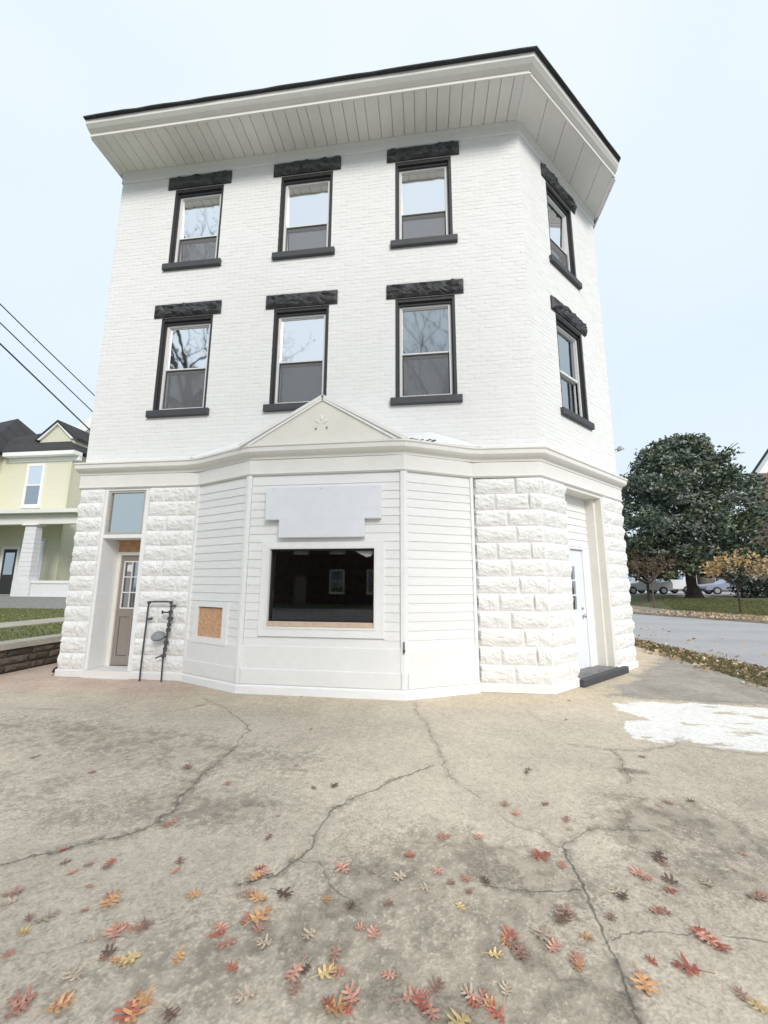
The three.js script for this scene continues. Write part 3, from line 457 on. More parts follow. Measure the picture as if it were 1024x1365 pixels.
// clapboards of the bay
{
  setSeed(8);
  const EX = 0.1265, yb = 0.64, rows = 20;
  const boardGeo = (w) => { const p = [[0, 0], [0.016, 0], [0.015, 0.003], [0.004, EX + 0.012], [0, EX + 0.012]], T = [], at = (k, x) => V3(x, p[k][1], p[k][0]); for (let k = 0; k < p.length; k++) { const q = (k + 1) % p.length; T.push(...quad(at(k, 0), at(k, w), at(q, w), at(q, 0)).map((t) => [t[0], t[1], t[2]])); } T.push([at(0, 0), at(2, 0), at(1, 0)], [at(0, 0), at(3, 0), at(2, 0)], [at(0, w), at(1, w), at(2, w)], [at(0, w), at(2, w), at(3, w)]); return triGeo(T, (v) => [v.x, v.y]); };
  const unit = boardGeo(1);
  const panel = (i, holes, name = 'bay_panel') => {
    const F = frameOf(P[i][0], P[i][1], P[i + 1][0] - P[i][0], P[i + 1][1] - P[i][1]), L = F.len;
    const host = part(name, plate(rect(0.03, L - 0.03, 0.02, 3.203), -0.16, 0, holes.map((h) => rect(...h))), M.siding[0], F);
    for (let r = 0; r < rows; r++) { const y = yb + r * EX; let free = [[0.05, L - 0.05]];
      for (const [a, b, c, d] of holes) if (y + EX > c && y < d) free = free.flatMap(([p, q]) => (b <= p || a >= q ? [[p, q]] : [[p, a], [b, q]].filter(([m, n]) => n - m > 0.02)));
      for (const [p, q] of free) place('clapboard', unit, M.siding[Math.floor(rnd() * 3)], host, F, p, y + rr(-0.002, 0.002), 0.001, q - p, 1, 1, rr(-0.0015, 0.0015)); }
    // two deep skirting boards and a base
    for (const [a, b, o] of [[0.335, 0.655, 0.012], [0.13, 0.34, 0.024]]) mesh('skirt_board', put(plate(rect(0.03, L - 0.03, a, b), -0.002, 0.014 + o, [], 0.004), F), M.siding[1], host);
    return { F, L, host };
  };
  const a = panel(1, [[0.19, 1.03, 0.62, 1.26]]);
  const b = panel(2, [[0.27, 2.13, 0.79, 2.155]]);
  panel(3, []);
  part('base_board', sweep([[-0.1, 0], [0.055, 0], [0.05, 0.10], [0.028, 0.125], [-0.1, 0.125]], P.slice(1, 5)), M.trimWhite);
  // corner posts
  const post = (x, z, F1, F2) => part('corner_post', sweep([[-0.03, 0.13], [0.038, 0.13], [0.038, 3.2], [-0.03, 3.2]], [[x + F1[0], z + F1[1]], [x, z], [x + F2[0], z + F2[1]]]), M.trimWhite);
  const unitv = (p, q, s) => { const l = Math.hypot(q[0] - p[0], q[1] - p[1]); return [(q[0] - p[0]) / l * s, (q[1] - p[1]) / l * s]; };
  for (const i of [2, 3]) post(...P[i], unitv(P[i], P[i - 1], 0.045), unitv(P[i], P[i + 1], 0.045));
  part('edge_trim', put(box(0.0, 0.05, 0.13, 3.2, -0.05, 0.034), a.F), M.trimWhite);
  { const F = frameOf(P[3][0], P[3][1], P[4][0] - P[3][0], P[4][1] - P[3][1]); part('edge_trim', put(box(F.len - 0.05, F.len, 0.13, 3.2, -0.05, 0.034), F), M.trimWhite); }
  part('conduit_stub', join(rod(V3(-0.468, 0.60, -5.855), V3(-0.468, 0.76, -5.855), 0.009), box(-0.482, -0.454, 0.63, 0.65, -5.88, -5.85)), M.dark);
  // boarded opening in the canted bay side
  const bo = new THREE.Group(); bo.name = 'boarded_opening'; bld.add(bo);
  mesh('casing', put(plate(rect(0.19, 1.03, 0.62, 1.26), -0.03, 0.038, [rect(0.285, 0.91, 0.715, 1.175)]), a.F), M.trimWhite, bo);
  mesh('strand_board', put(box(0.286, 0.909, 0.716, 1.16, -0.02, 0.006), a.F), M.strand, bo);
  mesh('gap_backing', put(box(0.286, 0.909, 0.716, 1.174, -0.06, -0.025), a.F), M.black, bo);
  // display window
  const dw = new THREE.Group(); dw.name = 'display_window'; bld.add(dw); const F = b.F, x = (wx) => wx + 2.88;
  const add = (n, g, m) => mesh(n, put(g, F), m, dw);
  add('casing', plate(rect(0.27, 2.13, 0.79, 2.155), -0.10, 0.042, [rect(0.40, 1.985, 0.93, 2.055)], 0.005), M.trimWhite);
  add('inner_casing', plate(rect(0.365, 2.02, 0.9, 2.09), 0.043, 0.052, [rect(0.40, 1.985, 0.93, 2.055)]), M.trim);
  add('bare_wood_sill', plate(rect(0.401, 1.984, 0.931, 1.0), -0.12, 0.03, [], 0.006), M.pine);
  add('window_bead', plate(rect(0.401, 1.984, 1.001, 2.054), -0.10, -0.02, [rect(0.425, 1.962, 1.02, 2.03)]), M.black);
  add('pane', box(0.424, 1.963, 1.019, 2.031, -0.062, -0.056), M.glass);
  const film = triGeo([...quad(V3(1.80, 2.025, -0.05), V3(1.955, 2.025, -0.052), V3(1.93, 1.95, -0.045), V3(1.86, 1.93, -0.03)).map((t) => t), ...[[V3(1.68, 2.02, -0.05), V3(1.80, 2.025, -0.05), V3(1.86, 1.93, -0.03)]]]);
  add('peeling_film', film, std([0.30, 0.30, 0.31], { roughness: 0.25, side: THREE.DoubleSide }));
}

// narrow recessed entry with transom
{
  const e = new THREE.Group(); e.name = 'recessed_entry'; bld.add(e); const add = (n, g, m) => mesh(n, put(g, FF), m, e);
  add('casing', join(box(-5.858, -5.80, 0.12, 3.203, -0.42, 0.012), box(-5.07, -4.992, 0.12, 3.203, -0.42, 0.012), box(-5.80, -5.07, 3.165, 3.203, -0.3, 0.01)), M.trimWhite);
  add('threshold', box(-5.86, -4.99, 0.0, 0.115, -0.6, 0.05), M.stone[0]);
  add('transom_bar', plate(rect(-5.799, -5.071, 2.31, 2.375), -0.30, 0.02, [], 0.006), M.trimWhite);
  add('transom_frame', plate(rect(-5.799, -5.071, 2.376, 3.163), -0.12, -0.005, [rect(-5.755, -5.115, 2.42, 3.125)]), speckled([0.42, 0.40, 0.36], 0.2, 0.5));
  add('transom_pane', box(-5.754, -5.116, 2.421, 3.124, -0.045, -0.039), new THREE.MeshPhysicalMaterial({ color: lin(0.55, 0.565, 0.55), metalness: 1, roughness: 0.12, bumpMap: wavy, bumpScale: 0.003 }));
  add('header', box(-5.80, -5.07, 2.10, 2.309, -0.44, -0.385), M.rawWood);
  add('door_casing', plate(rect(-5.799, -5.071, 0.116, 2.099), -0.44, -0.37, [rect(-5.73, -5.125, 0.116, 2.04)]), M.cream);
  add('soffit_panel', box(-5.799, -5.071, 2.30, 2.309, -0.384, -0.301), M.rawWood);
  const dr = new THREE.Group(); dr.name = 'door'; bld.add(dr); const ad = (n, g, m) => mesh(n, put(g, FF), m, dr);
  const lx = [-5.655, -5.50, -5.345, -5.19], ly = [1.10, 1.375, 1.65, 1.925], holes = [];
  for (let i = 0; i < 3; i++) for (let j = 0; j < 3; j++) holes.push(rect(lx[i] + 0.010, lx[i + 1] - 0.010, ly[j] + 0.010, ly[j + 1] - 0.010));
  for (const [a, b] of [[-5.655, -5.45], [-5.405, -5.19]]) holes.push(rect(a, b, 0.28, 0.95));
  ad('leaf', plate(rect(-5.729, -5.126, 0.118, 2.038), -0.44, -0.40, holes), M.taupe);
  for (const [a, b] of [[-5.654, -5.451], [-5.404, -5.191]]) ad('panel', plate(rect(a, b, 0.281, 0.949), -0.435, -0.408, [], 0.012), M.taupe);
  ad('grille', plate(rect(lx[0] - 0.012, lx[3] + 0.012, ly[0] - 0.012, ly[3] + 0.012), -0.3995, -0.39, holes.slice(0, 9)), M.vinyl);
  for (let i = 0; i < 3; i++) for (let j = 0; j < 3; j++) ad('lite', box(lx[i] + 0.011, lx[i + 1] - 0.011, ly[j] + 0.011, ly[j + 1] - 0.011, -0.425, -0.42), M.coatedDim);
  ad('paper_notice', box(-5.62, -5.53, 1.75, 1.87, -0.419, -0.417), M.vinyl);
  const kn = new THREE.SphereGeometry(0.03, 12, 10); kn.translate(-5.17, 1.0, -0.36); ad('knob', join(kn, rod(V3(-5.17, 1.0, -0.40), V3(-5.17, 1.0, -0.36), 0.012)), M.steel);
}
// door in the canted corner
{
  const D = 0.26, e = new THREE.Group(); e.name = 'corner_entry'; bld.add(e); const add = (n, g, m) => mesh(n, put(g, FC), m, e);
  add('casing', join(box(0.741, 0.752, 0.11, 3.15, -D, 0.012), box(2.12, 2.199, 0.11, 3.15, -D - 0.02, 0.016), box(2.06, 2.12, 0.11, 3.15, -D - 0.02, -0.10)), M.cream);
  add('head_panel', box(0.741, 2.199, 3.15, 3.203, -D - 0.05, 0.014), M.cream);
  const host = add('over_door_panel', box(0.753, 2.06, 2.215, 3.149, -D - 0.08, -D - 0.01), M.siding[0]);
  for (let k = 0; k < 7; k++) { const g = plate([[0, 0], [0.02, 0], [0.004, 0.145], [0, 0.145]], 0, 1.302, []); g.rotateY(-Math.PI / 2); g.scale(1, 1, 1); g.translate(2.058, 2.22 + k * 0.132, -D - 0.009); g.rotateY(0); mesh('clapboard', put(g, FC), M.siding[k % 3], host); }
  add('door_casing', plate(rect(0.753, 2.06, 0.12, 2.214), -D - 0.06, -D + 0.012, [rect(0.85, 1.795, 0.12, 2.165)]), M.trimWhite);
  add('drip_head', box(0.85, 1.795, 2.166, 2.176, -D + 0.012, -D + 0.03), M.meter);
  add('step', plate(rect(0.70, 2.42, 0.0, 0.112), -D - 0.05, 0.13, [], 0.012), M.slate);
  add('step_tread', box(0.75, 2.19, 0.1125, 0.121, -D - 0.06, 0.04), speckled([0.22, 0.215, 0.21], 0.5, 0.5));
  const dr = new THREE.Group(); dr.name = 'door'; bld.add(dr); const ad = (n, g, m) => mesh(n, put(g, FC), m, dr);
  const lx = [1.15, 1.325, 1.50], ly = [1.10, 1.36, 1.62, 1.88], holes = [];
  for (let i = 0; i < 2; i++) for (let j = 0; j < 3; j++) holes.push(rect(lx[i] + 0.014, lx[i + 1] - 0.014, ly[j] + 0.014, ly[j + 1] - 0.014));
  ad('leaf', plate(rect(0.854, 1.791, 0.125, 2.162), -D - 0.05, -D - 0.008, holes), M.doorBlue);
  for (let i = 0; i < 2; i++) for (let j = 0; j < 3; j++) ad('lite', box(lx[i] + 0.015, lx[i + 1] - 0.015, ly[j] + 0.015, ly[j + 1] - 0.015, -D - 0.024, -D - 0.018), M.glass);
  for (const y of [1.0, 1.13]) { const k = new THREE.SphereGeometry(y < 1.1 ? 0.032 : 0.024, 12, 10); k.scale(1, 1, 0.8); k.translate(1.66, y, -D + (y < 1.1 ? 0.04 : 0.004)); ad(y < 1.1 ? 'knob' : 'deadbolt', join(k, rod(V3(1.66, y, -D - 0.008), V3(1.66, y, -D + 0.02), 0.014)), M.steel); }
}

// ---------------------------------------------------------------- things on and by the building
{ // blank sign box
  const s = thing('blank_sign', 'blank pale white stepped sign board mounted above the dark display window', 'sign'), z = -5.905;
  mesh('panel', plate([[-2.56, 2.985], [-2.555, 2.485], [-2.335, 2.485], [-2.335, 2.215], [-1.035, 2.215], [-1.035, 2.485], [-0.795, 2.485], [-0.79, 2.985]].reverse(), z, z + 0.085, [], 0.006), M.sign, s);
  mesh('panel_seam', box(-2.332, -1.038, 2.478, 2.486, z + 0.0852, z + 0.0875), M.sign, s);
  for (const x of [-2.45, -1.7, -0.9]) { const g = new THREE.CylinderGeometry(0.007, 0.007, 0.006, 8); g.rotateX(Math.PI / 2); g.translate(x, 2.95, z + 0.087); mesh('screw', g, M.steel, s); }
}
{ // gas riser: inverted U of pipe with regulator, valves and unions
  const g = thing('gas_riser', 'dark weathered gas pipe loop with regulator standing against the white stone pier', 'gas pipe'), z = -6.36, xa = -4.71, xb = -4.31;
  mesh('riser_pipe', tube([V3(xa - 0.03, -0.02, z), V3(xa - 0.025, 0.4, z), V3(xa - 0.01, 0.9, z), V3(xa, 1.2, z), V3(xa + 0.015, 1.235, z), V3(xa + 0.06, 1.24, z), V3(xb - 0.08, 1.245, z), V3(xb - 0.02, 1.24, z), V3(xb, 1.215, z), V3(xb, 1.1, z)], 0.0135, 60), M.pipe, g);
  for (const p of [V3(xa + 0.004, 1.225, z), V3(xb - 0.006, 1.23, z)]) { const e = new THREE.SphereGeometry(0.03, 12, 10); e.translate(p.x, p.y, p.z); mesh('elbow', e, M.pipe, g); }
  mesh('drop_pipe', join(rod(V3(xb, 1.11, z), V3(xb - 0.03, 0.62, z), 0.016), rod(V3(xb - 0.03, 0.62, z), V3(xb - 0.06, 0.36, z), 0.019), rod(V3(xb - 0.06, 0.36, z), V3(xb - 0.055, -0.02, z), 0.013)), M.pipe, g);
  for (const [x, y, r] of [[xb, 1.08, 0.033], [xb + 0.005, 0.98, 0.042], [xb - 0.008, 0.88, 0.032], [xb - 0.012, 0.80, 0.036], [xb - 0.03, 0.60, 0.036], [xb - 0.04, 0.50, 0.03], [xb - 0.055, 0.40, 0.034]]) { const c = new THREE.CylinderGeometry(r, r, 0.05, 6); c.rotateZ(rr(-0.15, 0.15)); c.translate(x, y, z); mesh('union_fitting', c, M.pipe, g); }
  mesh('valve_handle', join(box(xb - 0.13, xb, 1.065, 1.09, z + 0.02, z + 0.045), box(xb - 0.13, xb - 0.115, 1.05, 1.105, z + 0.02, z + 0.045)), M.pipe, g);
  mesh('valve_handle', join(rod(V3(xb - 0.06, 0.41, z + 0.02), V3(xb - 0.17, 0.365, z + 0.03), 0.012), rod(V3(xb - 0.03, 0.97, z + 0.02), V3(xb + 0.05, 0.94, z + 0.04), 0.012)), M.pipe, g);
  const reg = new THREE.LatheGeometry([[0, -0.06], [0.05, -0.06], [0.06, -0.03], [0.1, -0.02], [0.105, 0], [0.1, 0.02], [0.075, 0.03], [0.06, 0.06], [0.03, 0.075], [0, 0.075]].map(([x, y]) => new THREE.Vector2(x, y)), 20); reg.rotateX(0.5); reg.translate(xb - 0.16, 0.70, z + 0.03);
  const rg = mesh('regulator', reg, M.meter, g); mesh('regulator_neck', rod(V3(xb - 0.1, 0.69, z + 0.01), V3(xb - 0.012, 0.69, z), 0.02), M.pipe, rg);
  mesh('wall_bracket', join(box(xb - 0.03, xb + 0.02, 1.16, 1.185, -6.46, z), box(xa - 0.02, xa + 0.02, 0.95, 0.975, -6.46, z)), M.pipe, g);
}
{ // clump of dirt and a drain elbow at the wall foot
  const d = thing('drain_elbow', 'small black drain pipe elbow sticking out at the foot of the stone pier', 'drain pipe');
  const p = G(64, 893); p.x = -6.47; p.z = -6.62; mesh('pipe_bend', tube([V3(-6.33, 0.10, -6.66), V3(-6.42, 0.10, -6.63), V3(-6.475, 0.085, -6.6), V3(-6.49, 0.03, -6.58)], 0.045, 20, 12), M.black, d);
  const c = new THREE.TorusGeometry(0.048, 0.012, 8, 16); c.rotateY(Math.PI / 2); c.translate(-6.42, 0.10, -6.63); mesh('collar', c, M.black, d);
}
{ // floodlight on the side wall
  const f = thing('floodlight', 'small grey floodlight sticking out from the side wall above the cornice', 'light fixture');
  mesh('arm', join(rod(V3(CX - 0.01, 4.33, -8.86), V3(CX + 0.1, 4.36, -8.84), 0.012), box(CX, CX + 0.012, 4.27, 4.39, -8.92, -8.80)), M.meter, f);
  const h = new THREE.LatheGeometry([[0, 0.05], [0.03, 0.05], [0.045, 0.02], [0.075, -0.03], [0.07, -0.035], [0, -0.02]].map(([x, y]) => new THREE.Vector2(x, y)), 16); h.rotateZ(0.35); h.translate(CX + 0.14, 4.36, -8.83); mesh('lamp_head', h, M.steel, f);
}
{ // service wires to the side wall, from a pole by the street
  const pole = thing('utility_pole', 'tall brown wooden utility pole beside the street carrying three service wires', 'utility pole');
  mesh('pole', rod(V3(-7.9, -0.1, 3.9), V3(-7.9, 11, 3.9), 0.15, 0.11, 12), M.bark, pole); mesh('crossarm', box(-8.4, -7.3, 10.1, 10.22, 3.82, 3.94), M.bark, pole);
  const lab = ['highest of three black service wires running to the white side wall', 'middle of three black service wires running to the white side wall', 'lowest of three black service wires running to the white side wall'];
  [[190, 595, 405, 0.009], [188, 616, 430, 0.009], [185, 641, 458, 0.012]].forEach(([u, v, v0, r], i) => {
    const a = PZ(u, v, -8), m = PZ(0, v0, -5); a.x = -6.36; const b = V3(-7.78 , 0, 3.78); b.y = m.y + (m.y - a.y) * 8.78 / 3 + 0.5;
    const w = tag(mesh('service_wire', tube([a, a.clone().lerp(m, 0.5), m, m.clone().lerp(b, 0.5).add(V3(0, -0.18, 0)), b], r, 48, 6), M.black), lab[i], 'wire', 'service wires to the side wall');
    w.userData.group = 'service wires to the side wall';
  });
}

// ---------------------------------------------------------------- foliage kit
function leafCloud(list, col) { // list of [pos, dir, size, colour]
  const n = list.length, Pp = new Float32Array(n * 18), C = new Float32Array(n * 18); let o = 0;
  const a = V3(), s = V3(), u = V3();
  for (const [p, d, l, c, wd] of list) {
    s.set(rr(-1, 1), rr(-1, 1), rr(-1, 1)).cross(d).normalize().multiplyScalar(l * (wd ?? 0.28)); u.copy(d).cross(s).normalize().multiplyScalar(l * 0.12);
    const b = p, t = a.copy(d).multiplyScalar(l).add(p), mx = (p.x + t.x) / 2 + u.x, my = (p.y + t.y) / 2 + u.y, mz = (p.z + t.z) / 2 + u.z;
    const q = [b.x, b.y, b.z, mx + s.x, my + s.y, mz + s.z, t.x, t.y, t.z, b.x, b.y, b.z, t.x, t.y, t.z, mx - s.x, my - s.y, mz - s.z];
    for (let k = 0; k < 18; k++) { Pp[o] = q[k]; C[o] = c[k % 3]; o++; }
  }
  const g = new THREE.BufferGeometry(); g.setAttribute('position', new THREE.BufferAttribute(Pp, 3)); g.setAttribute('color', new THREE.BufferAttribute(C, 3)); g.computeVertexNormals(); return g;
}
const rdir = () => { const z = rr(-1, 1), a = rr(0, 6.2832), r = Math.sqrt(1 - z * z); return V3(r * Math.cos(a), z, r * Math.sin(a)); };
const leafMat = (o = {}) => new THREE.MeshPhysicalMaterial({ vertexColors: true, side: THREE.DoubleSide, roughness: 0.55, ...o });
const vary = (c, k) => { const t = 1 + rr(-k, k), h = rr(-k, k) * 0.3; return [c[0] * t * (1 + h), c[1] * t, c[2] * t * (1 - h)]; };
// branching skeleton: returns rods and tips
function limbs(base, dir, len, r, depth, out, o) {
  const bend = rdir().multiplyScalar(o.bend), end = base.clone().addScaledVector(dir.clone().add(bend).normalize(), len);
  out.rods.push(rod(base, end, r, r * o.taper, depth > 2 ? 8 : depth > 1 ? 6 : 4)); if (depth <= 1) out.tips.push(end.clone());
  if (depth === 0) return; const n = o.kids + (rnd() < 0.5 ? 1 : 0), a0 = rr(0, 6.28);
  for (let k = 0; k < n; k++) { const ax = V3(Math.cos(a0 + k * 6.28 / n), rr(0, 0.4), Math.sin(a0 + k * 6.28 / n)), nd = dir.clone().multiplyScalar(1 - o.spread).addScaledVector(ax, o.spread).add(V3(0, o.up, 0)).normalize(); limbs(end.clone().lerp(base, k ? rr(0, 0.35) : 0), nd, len * rr(o.sh[0], o.sh[1]), r * o.taper * (k ? 0.72 : 0.9), depth - 1, out, o); }
}
const tidy = (rods) => mergeGeometries(rods.map((g) => g.index ? g.toNonIndexed() : g));

{ // large evergreen across the road
  setSeed(404);
  const t = thing('evergreen_tree', 'large dark green broadleaf evergreen tree on the lawn across the road', 'tree'), B = V3(19.1, 0.52, -34.1), K = 0.79;
  mesh('trunk', join(tube([V3(B.x, 0.5, B.z), V3(B.x - 0.1, 2, B.z), V3(B.x + 0.15, 4.5, B.z), V3(B.x, 9, B.z)], 0.34, 20, 10), rod(V3(B.x, 0.45, B.z), V3(B.x - 0.02, 1.5, B.z), 0.66, 0.34, 12)), M.bark, t);
  const out = { rods: [], tips: [] }; for (let k = 0; k < 12; k++) { const a = k * 2.4, y = 2.8 + k * 0.62; limbs(V3(B.x, y, B.z), V3(Math.cos(a), 0.25, Math.sin(a)).normalize(), 2.1, 0.13, 2, out, { bend: 0.25, taper: 0.65, kids: 2, spread: 0.5, up: 0.12, sh: [0.6, 0.9] }); }
  mesh('limbs', tidy(out.rods), M.bark, t);
  const L = [], cols = [[0.10, 0.14, 0.095], [0.12, 0.155, 0.115], [0.075, 0.105, 0.078], [0.18, 0.20, 0.165], [0.135, 0.155, 0.085]];
  for (let k = 0; k < 900; k++) {
    const a = rr(0, 6.283), hh = Math.pow(rnd(), 0.9), y = 2.2 + hh * 10.6, q = (y - 2.2) / 10.9, R = 5.35 * Math.pow(Math.max(0.02, Math.sin(Math.PI * Math.min(1, 0.24 + 0.76 * q) )), 0.62) * (0.84 + 0.32 * fbm(a * 2.2 + 3, y * 0.5, 3)), rad = R * Math.sqrt(rr(0.06, 1));
    const c = V3(B.x + rad * Math.cos(a), y + 0.6 * (noise(a * 3, y) - 0.5), B.z + rad * Math.sin(a)), base = pick(cols), n = Math.round(rr(30, 50)), s = rr(0.45, 0.85);
    for (let j = 0; j < n; j++) { const d = rdir(); d.y = d.y * 0.7 + 0.15; const o = rdir().multiplyScalar(s * Math.cbrt(rnd())); o.y *= 0.55; L.push([c.clone().add(o), d.normalize(), rr(0.22, 0.4), vary(base, 0.3)]); }
  }
  mesh('crown', leafCloud(L), leafMat({ roughness: 0.38 }), t);
}
function smallTree(name, label, group, B, h, cols, count, leaf, o = {}) {
  const t = thing(name, label, 'tree', group), out = { rods: [], tips: [] };
  const th = h * (o.trunk ?? 0.42); mesh('trunk', rod(B.clone().add(V3(0, -0.05, 0)), B.clone().add(V3(0, th, 0)), o.r ?? 0.055, (o.r ?? 0.055) * 0.8, 8), o.bark ?? M.bark, t);
  for (let k = 0; k < (o.arms ?? 6); k++) { const a = k * 2.4 + 1; limbs(B.clone().add(V3(0, th * rr(0.85, 1), 0)), V3(Math.cos(a) * (o.flat ?? 0.7), 0.8, Math.sin(a) * (o.flat ?? 0.7)).normalize(), h * (o.arm ?? 0.2), (o.r ?? 0.055) * 0.5, o.depth ?? 3, out, { bend: 0.3, taper: 0.66, kids: 2, spread: 0.42, up: 0.08, sh: [0.62, 0.86] }); }
  mesh('branches', tidy(out.rods), o.bark ?? M.bark, t);
  if (count) { const L = []; for (let k = 0; k < count; k++) { const p = pick(out.tips).clone().add(rdir().multiplyScalar(rr(0, o.puff ?? 0.25))); const d = rdir(); d.y -= 0.3; L.push([p, d.normalize(), rr(leaf * 0.7, leaf * 1.3), vary(pick(cols), 0.25), 0.34]); } mesh('crown', leafCloud(L), leafMat({ roughness: 0.8 }), t); }
  return t;
}
setSeed(15);
smallTree('young_tree', 'young street tree with thin orange and yellow autumn leaves beside the far footway', null, V3(15.7, 0.06, -24.2), 3.5, [[0.46, 0.28, 0.13], [0.52, 0.36, 0.17], [0.40, 0.24, 0.13], [0.36, 0.31, 0.15]], 620, 0.16, { flat: 1.1, arms: 7, arm: 0.22, puff: 0.3 });
smallTree('bare_young_tree', 'leafless young tree with purplish brown twigs beside the far footway', null, V3(13.8, 0.06, -29.0), 4.0, [[0.13, 0.075, 0.06], [0.16, 0.11, 0.07]], 260, 0.1, { flat: 0.95, arms: 8, arm: 0.2, bark: speckled([0.13, 0.09, 0.085], 0.4, 0.5), puff: 0.2 });
smallTree('autumn_tree', 'brownish olive tree half hidden behind the building edge and the evergreen', null, V3(15.4, 0.4, -33), 5.6, [[0.09, 0.085, 0.04], [0.12, 0.09, 0.05], [0.07, 0.075, 0.04]], 5200, 0.22, { flat: 1.0, arms: 9, arm: 0.19, r: 0.11, puff: 0.6, trunk: 0.25 });
// leaves fallen from the trees, and twigs
// hedge behind the young tree
{ setSeed(61); const t = thing('hedge', 'dark clipped hedge on the far lawn behind the orange leaved young tree', 'hedge'), L = []; for (let k = 0; k < 5200; k++) { const p = V3(rr(23, 34), 0.5 + Math.pow(rnd(), 0.7) * 1.5, rr(-36.5, -35)); p.y = Math.min(p.y, 1.65 + 0.35 * noise(p.x * 1.2, 3)); L.push([p, rdir(), rr(0.16, 0.3), vary([0.035, 0.042, 0.03], 0.4)]); } mesh('foliage', leafCloud(L), leafMat(), t);
  const st = []; for (let x = 23.5; x < 34; x += 0.9) st.push(rod(V3(x, 0.45, -35.8), V3(x + rr(-0.2, 0.2), 1.5, -35.7 + rr(-0.2, 0.2)), 0.035, 0.015, 5)); mesh('stems', tidy(st), M.bark, t); }
// ---------------------------------------------------------------- far vehicles
function wheelSet(g, xs, z0, z1, r) { for (const x of xs) for (const z of [z0, z1]) { const w = new THREE.CylinderGeometry(r, r, 0.2, 18); w.rotateX(Math.PI / 2); w.translate(x, r, z); const t = mesh('wheel', w, M.black, g); const h = new THREE.CylinderGeometry(r * 0.6, r * 0.6, 0.215, 12); h.rotateX(Math.PI / 2); h.translate(x, r, z); mesh('rim', h, M.steel, t); } }
function car(name, label, cat, prof, winsProf, mat, len, width, r) {
  const g = thing(name, label, cat); mesh('body', plate(prof, -width / 2, width / 2, [], 0.06), mat, g);
  for (const s of [-1, 1]) for (const wp of winsProf) mesh('side_window', plate(wp, s > 0 ? width / 2 + 0.001 : -width / 2 - 0.008, s > 0 ? width / 2 + 0.008 : -width / 2 - 0.001), M.coatedDim, g);
  wheelSet(g, [len * 0.19, len * 0.8], -width / 2 + 0.08, width / 2 - 0.08 + 0.03, r);
  for (const z of [-width / 2 + 0.25, width / 2 - 0.25]) { const l = new THREE.SphereGeometry(0.11, 10, 8); l.scale(0.35, 0.7, 1.2); l.translate(0.03, 0.72, z); mesh('headlight', l, M.vinyl, g); }
  mesh('bumper', box(-0.06, 0.1, 0.32, 0.5, -width / 2 + 0.05, width / 2 - 0.05), M.dark, g);
  return g;
}
const sedan = car('parked_car', 'silvery blue sedan parked behind the trunk of the evergreen tree', 'car', [[0, 0.35], [4.5, 0.35], [4.52, 0.9], [4.2, 1.0], [3.6, 1.42], [2.1, 1.46], [1.3, 0.98], [0.15, 0.85], [0, 0.7]], [[[1.5, 1.0], [2.15, 1.38], [2.7, 1.39], [2.7, 1.0]], [[2.78, 1.0], [2.78, 1.39], [3.5, 1.35], [3.95, 1.02]]], std([0.38, 0.42, 0.55], { metalness: 0.3, roughness: 0.3 }), 4.5, 1.75, 0.33);
sedan.position.set(23.6, 0.72, -41); sedan.rotation.y = -0.15;
const van = car('parked_van', 'white van with dark windows parked behind the evergreen tree', 'van', [[0, 0.4], [5.2, 0.4], [5.2, 2.15], [1.5, 2.2], [0.85, 1.35], [0.1, 1.1], [0, 0.9]], [[[1.05, 1.3], [1.6, 1.95], [2.2, 1.95], [2.2, 1.3]], [[2.4, 1.3], [2.4, 1.95], [3.9, 1.95], [3.9, 1.3]]], std([0.72, 0.72, 0.74], { roughness: 0.35 }), 5.2, 1.95, 0.36);
van.position.set(19.0, 0.72, -43); van.rotation.y = 0.1;
const wagon = car('parked_car', 'white hatchback parked beyond the bare young tree across the road', 'car', [[0, 0.35], [4.2, 0.35], [4.22, 1.0], [3.9, 1.48], [2.0, 1.52], [1.25, 1.0], [0.1, 0.86], [0, 0.7]], [[[1.45, 1.03], [2.05, 1.42], [2.7, 1.42], [2.7, 1.03]], [[2.78, 1.03], [2.78, 1.42], [3.7, 1.4], [3.85, 1.05]]], std([0.7, 0.7, 0.7], { roughness: 0.3 }), 4.2, 1.72, 0.33);
wagon.position.set(16.2, 0.72, -40); wagon.rotation.y = 0.05;

// ---------------------------------------------------------------- houses
function gableRoof(x0, x1, z0, z1, y, h, ov, axis = 'z') { // ridge along axis
  const T = []; let A, B2, C, D, R0, R1; x0 -= ov; x1 += ov; z0 -= ov; z1 += ov;
  if (axis === 'z') { const m = (x0 + x1) / 2; R0 = V3(m, y + h, z0); R1 = V3(m, y + h, z1); } else { const m = (z0 + z1) / 2; R0 = V3(x0, y + h, m); R1 = V3(x1, y + h, m); }
  A = V3(x0, y, z0); B2 = V3(x1, y, z0); C = V3(x1, y, z1); D = V3(x0, y, z1);
  if (axis === 'z') T.push(...quad(D, R1, R0, A).map((t) => [t[0], t[2], t[1]].reverse()), ...quad(B2, R0, R1, C)); else T.push(...quad(D, C, R1, R0), ...quad(B2, A, R0, R1));
  const th = V3(0, -0.14, 0), low = T.map((t) => t.map((v) => v.clone().add(th)).reverse()); const E = axis === 'z' ? [[A, R0], [R0, B2], [B2, C], [C, R1], [R1, D], [D, A]] : [[A, B2], [B2, R1], [R1, C], [C, D], [D, R0], [R0, A]];
  for (const [p, q] of E) T.push(...quad(p, q, q.clone().add(th), p.clone().add(th)));
  return triGeo([...T, ...low], (v) => [v.x, v.z]);
}
